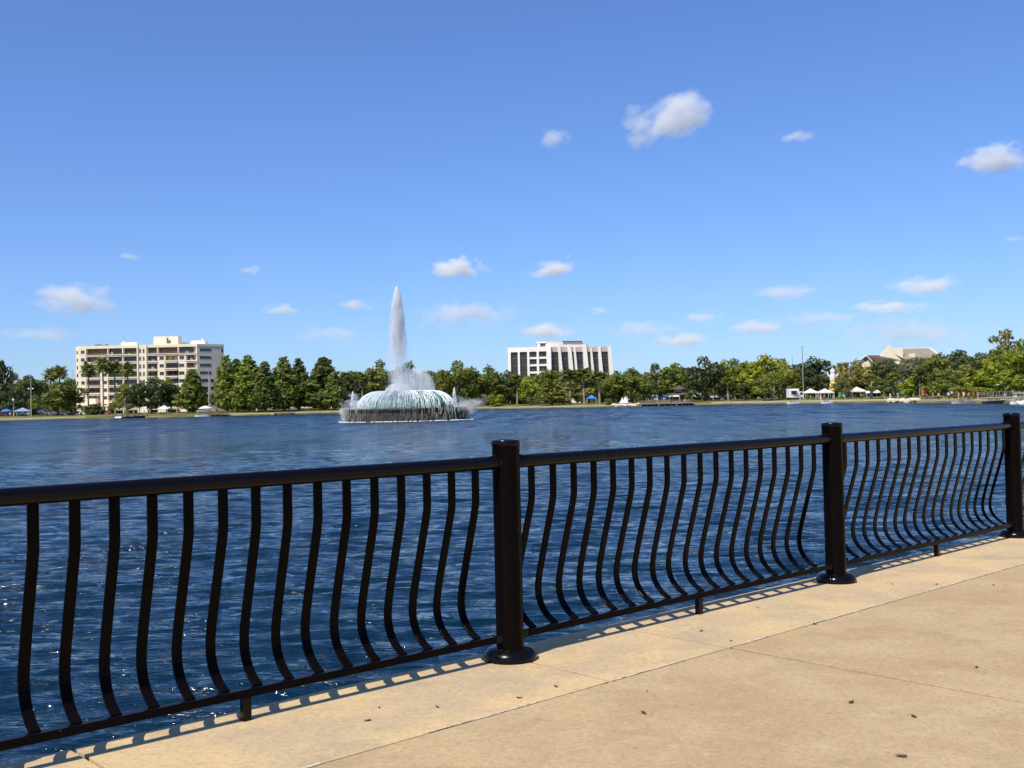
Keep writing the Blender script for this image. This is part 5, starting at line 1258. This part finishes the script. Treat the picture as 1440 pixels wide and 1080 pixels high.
m_clo = {k_: node_mat(k_ + "_clothing", v_, .85) for k_, v_ in clo.items()}; m_hair = node_mat("brown_hair", (.05, .03, .02), .8)
pm = [person_mesh('person', i) for i in range(3)]
def clothing(me, z0, z1, armz, grow):
    """a shell of the body between two heights, pushed outwards"""
    bm = bmesh.new(); bm.from_mesh(me); bm.normal_update()
    dl = [f for f in bm.faces if not (z0 <= f.calc_center_median().z <= z1) or (armz and abs(f.calc_center_median().x) > .215 and f.calc_center_median().z < armz)]
    bmesh.ops.delete(bm, geom=dl, context='FACES')
    for v in bm.verts: v.co += v.normal*grow
    m = bpy.data.meshes.new('clothing'); bm.to_mesh(m); bm.free(); return m
shirts = [clothing(m, .90, 1.47, 1.18, .014) for m in pm]; pants = [clothing(m, .10, .93, 2, .012) for m in pm]
for m in pants: pass
def hair_mesh():
    bm = bmesh.new(); bmesh.ops.create_uvsphere(bm, u_segments=12, v_segments=8, radius=.105)
    for v in bm.verts: v.co = Vector((v.co.x, v.co.y+.015, v.co.z*.9+1.665))
    bmesh.ops.delete(bm, geom=[v for v in bm.verts if v.co.z < 1.63 and v.co.y < .03], context='VERTS'); m = bpy.data.meshes.new('hair'); bm.to_mesh(m); bm.free(); return m
hm = hair_mesh(); pi_ = [0]
def withmat(me, mat):
    key = me.name+mat.name
    if key not in _mc: c = me.copy(); c.materials.clear(); c.materials.append(mat); _mc[key] = c
    return _mc[key]
_mc = {}
def person(x, off, sh, pa, label, rz=None):
    i = pi_[0]; pi_[0] += 1; q = i % 3; p, k = spot(x, off); o = bpy.data.objects.new('person', withmat(pm[q], m_skins[i % 4 == 3])); C.objects.link(o)
    o.location = p; o.rotation_euler = (0, 0, rnd.uniform(0, 6.28) if rz is None else rz); s = rnd.uniform(.94, 1.06); o.scale = (s, s, s); tag(o, label, 'person', 'people on the far shore')
    for nm, me, mt in (('shirt', shirts[q], m_clo[sh]), ('trousers', pants[q], m_clo[pa]), ('hair', hm, m_hair)):
        c = bpy.data.objects.new(nm, withmat(me, mt)); C.objects.link(c); c.parent = o
PP = [(14, 26, 'white', 'grey', 'person in white standing right of the bright blue parasol'), (56, 24, 'yellow', 'black', 'person in yellow standing on the lawn right of the utility pole'), (112, 10, 'white', 'tan', 'person in white close to the water left of the dark boat'),
 (203, 12, 'white', 'white', 'person in white left of the small white tent, farther one'), (211, 12, 'white', 'grey', 'person in white just left of the small white tent'), (188, 12, 'orange', 'tan', 'person in orange on the landing behind the dark boat'),
 (249, 12, 'orange', 'tan', 'person in orange right of the small white tent'), (263, 12, 'pink', 'blue', 'person in pink under the cone-shaped tree'), (361, 6, 'white', 'red', 'person in white by the water below the conical trees'), (466, 8, 'yellow', 'black', 'person in yellow by the small conical tree left of the fountain'),
 (747, 8, 'red', 'black', 'person in red below the bright yellow-green tree'), (826, 14, 'orange', 'black', 'person in orange beside the bright blue tent'), (963, 3, 'white', 'black', 'person in white on the deck below the pagoda'), (968, 3, 'red', 'grey', 'person in red on the deck right of the pagoda'), (925, 3, 'blue', 'white', 'person in blue on the left half of the deck'),
 (1098, 16, 'red', 'black', 'person in red left of the white food truck'), (1091, 16, 'pink', 'grey', 'person in pink left of the person in red by the food truck'), (1125, 14, 'pink', 'white', 'person in pink right of the food truck'), (1133, 14, 'orange', 'tan', 'person in orange before the left peaked tent'), (1140, 12, 'yellow', 'tan', 'person in yellow before the left peaked tent'), (1149, 12, 'orange', 'blue', 'person in orange between the two peaked tents'), (1154, 10, 'yellow', 'white', 'person in yellow before the right peaked tent'), (1159, 12, 'pink', 'black', 'person in pink before the right peaked tent'),
 (1186, 12, 'white', 'black', 'person in white right of the green banners'), (1199, 14, 'black', 'grey', 'person in black under the lone white peaked tent'), (1211, 14, 'tan', 'black', 'person in tan right of the lone white peaked tent'), (1252, 8, 'white', 'white', 'person in white at the left end of the rock pile'), (1262, 12, 'white', 'tan', 'person in white behind the rock pile'),
 (1303, 6, 'red', 'black', 'person in red at the foot of the pale straight trunk'), (1312, 6, 'pink', 'grey', 'person in pink on the right quay, leftmost of the row'), (1320, 4, 'tan', 'black', 'person in tan on the quay beside the person in pink'), (1327, 4, 'black', 'tan', 'person in black on the right quay left of the white tent'), (1334, 6, 'white', 'black', 'person in white on the right quay below the white tent'), (1348, 4, 'tan', 'tan', 'person in tan on the quay right of the white tent'), (1355, 4, 'yellow', 'grey', 'person in yellow on the quay right of the white tent'), (1362, 4, 'orange', 'black', 'person in orange on the quay right of the white tent'), (1369, 4, 'red', 'black', 'person in red at the left end of the stone quay wall'), (1375, 5, 'pink', 'tan', 'person in pink at the left end of the stone quay wall'),
 (1398, 7, 'black', 'black', 'person in black on the stone quay left of the street lamp'), (1425, 7, 'grey', 'black', 'person in grey on the stone quay right of the street lamp')]
for a_ in PP: person(*a_)
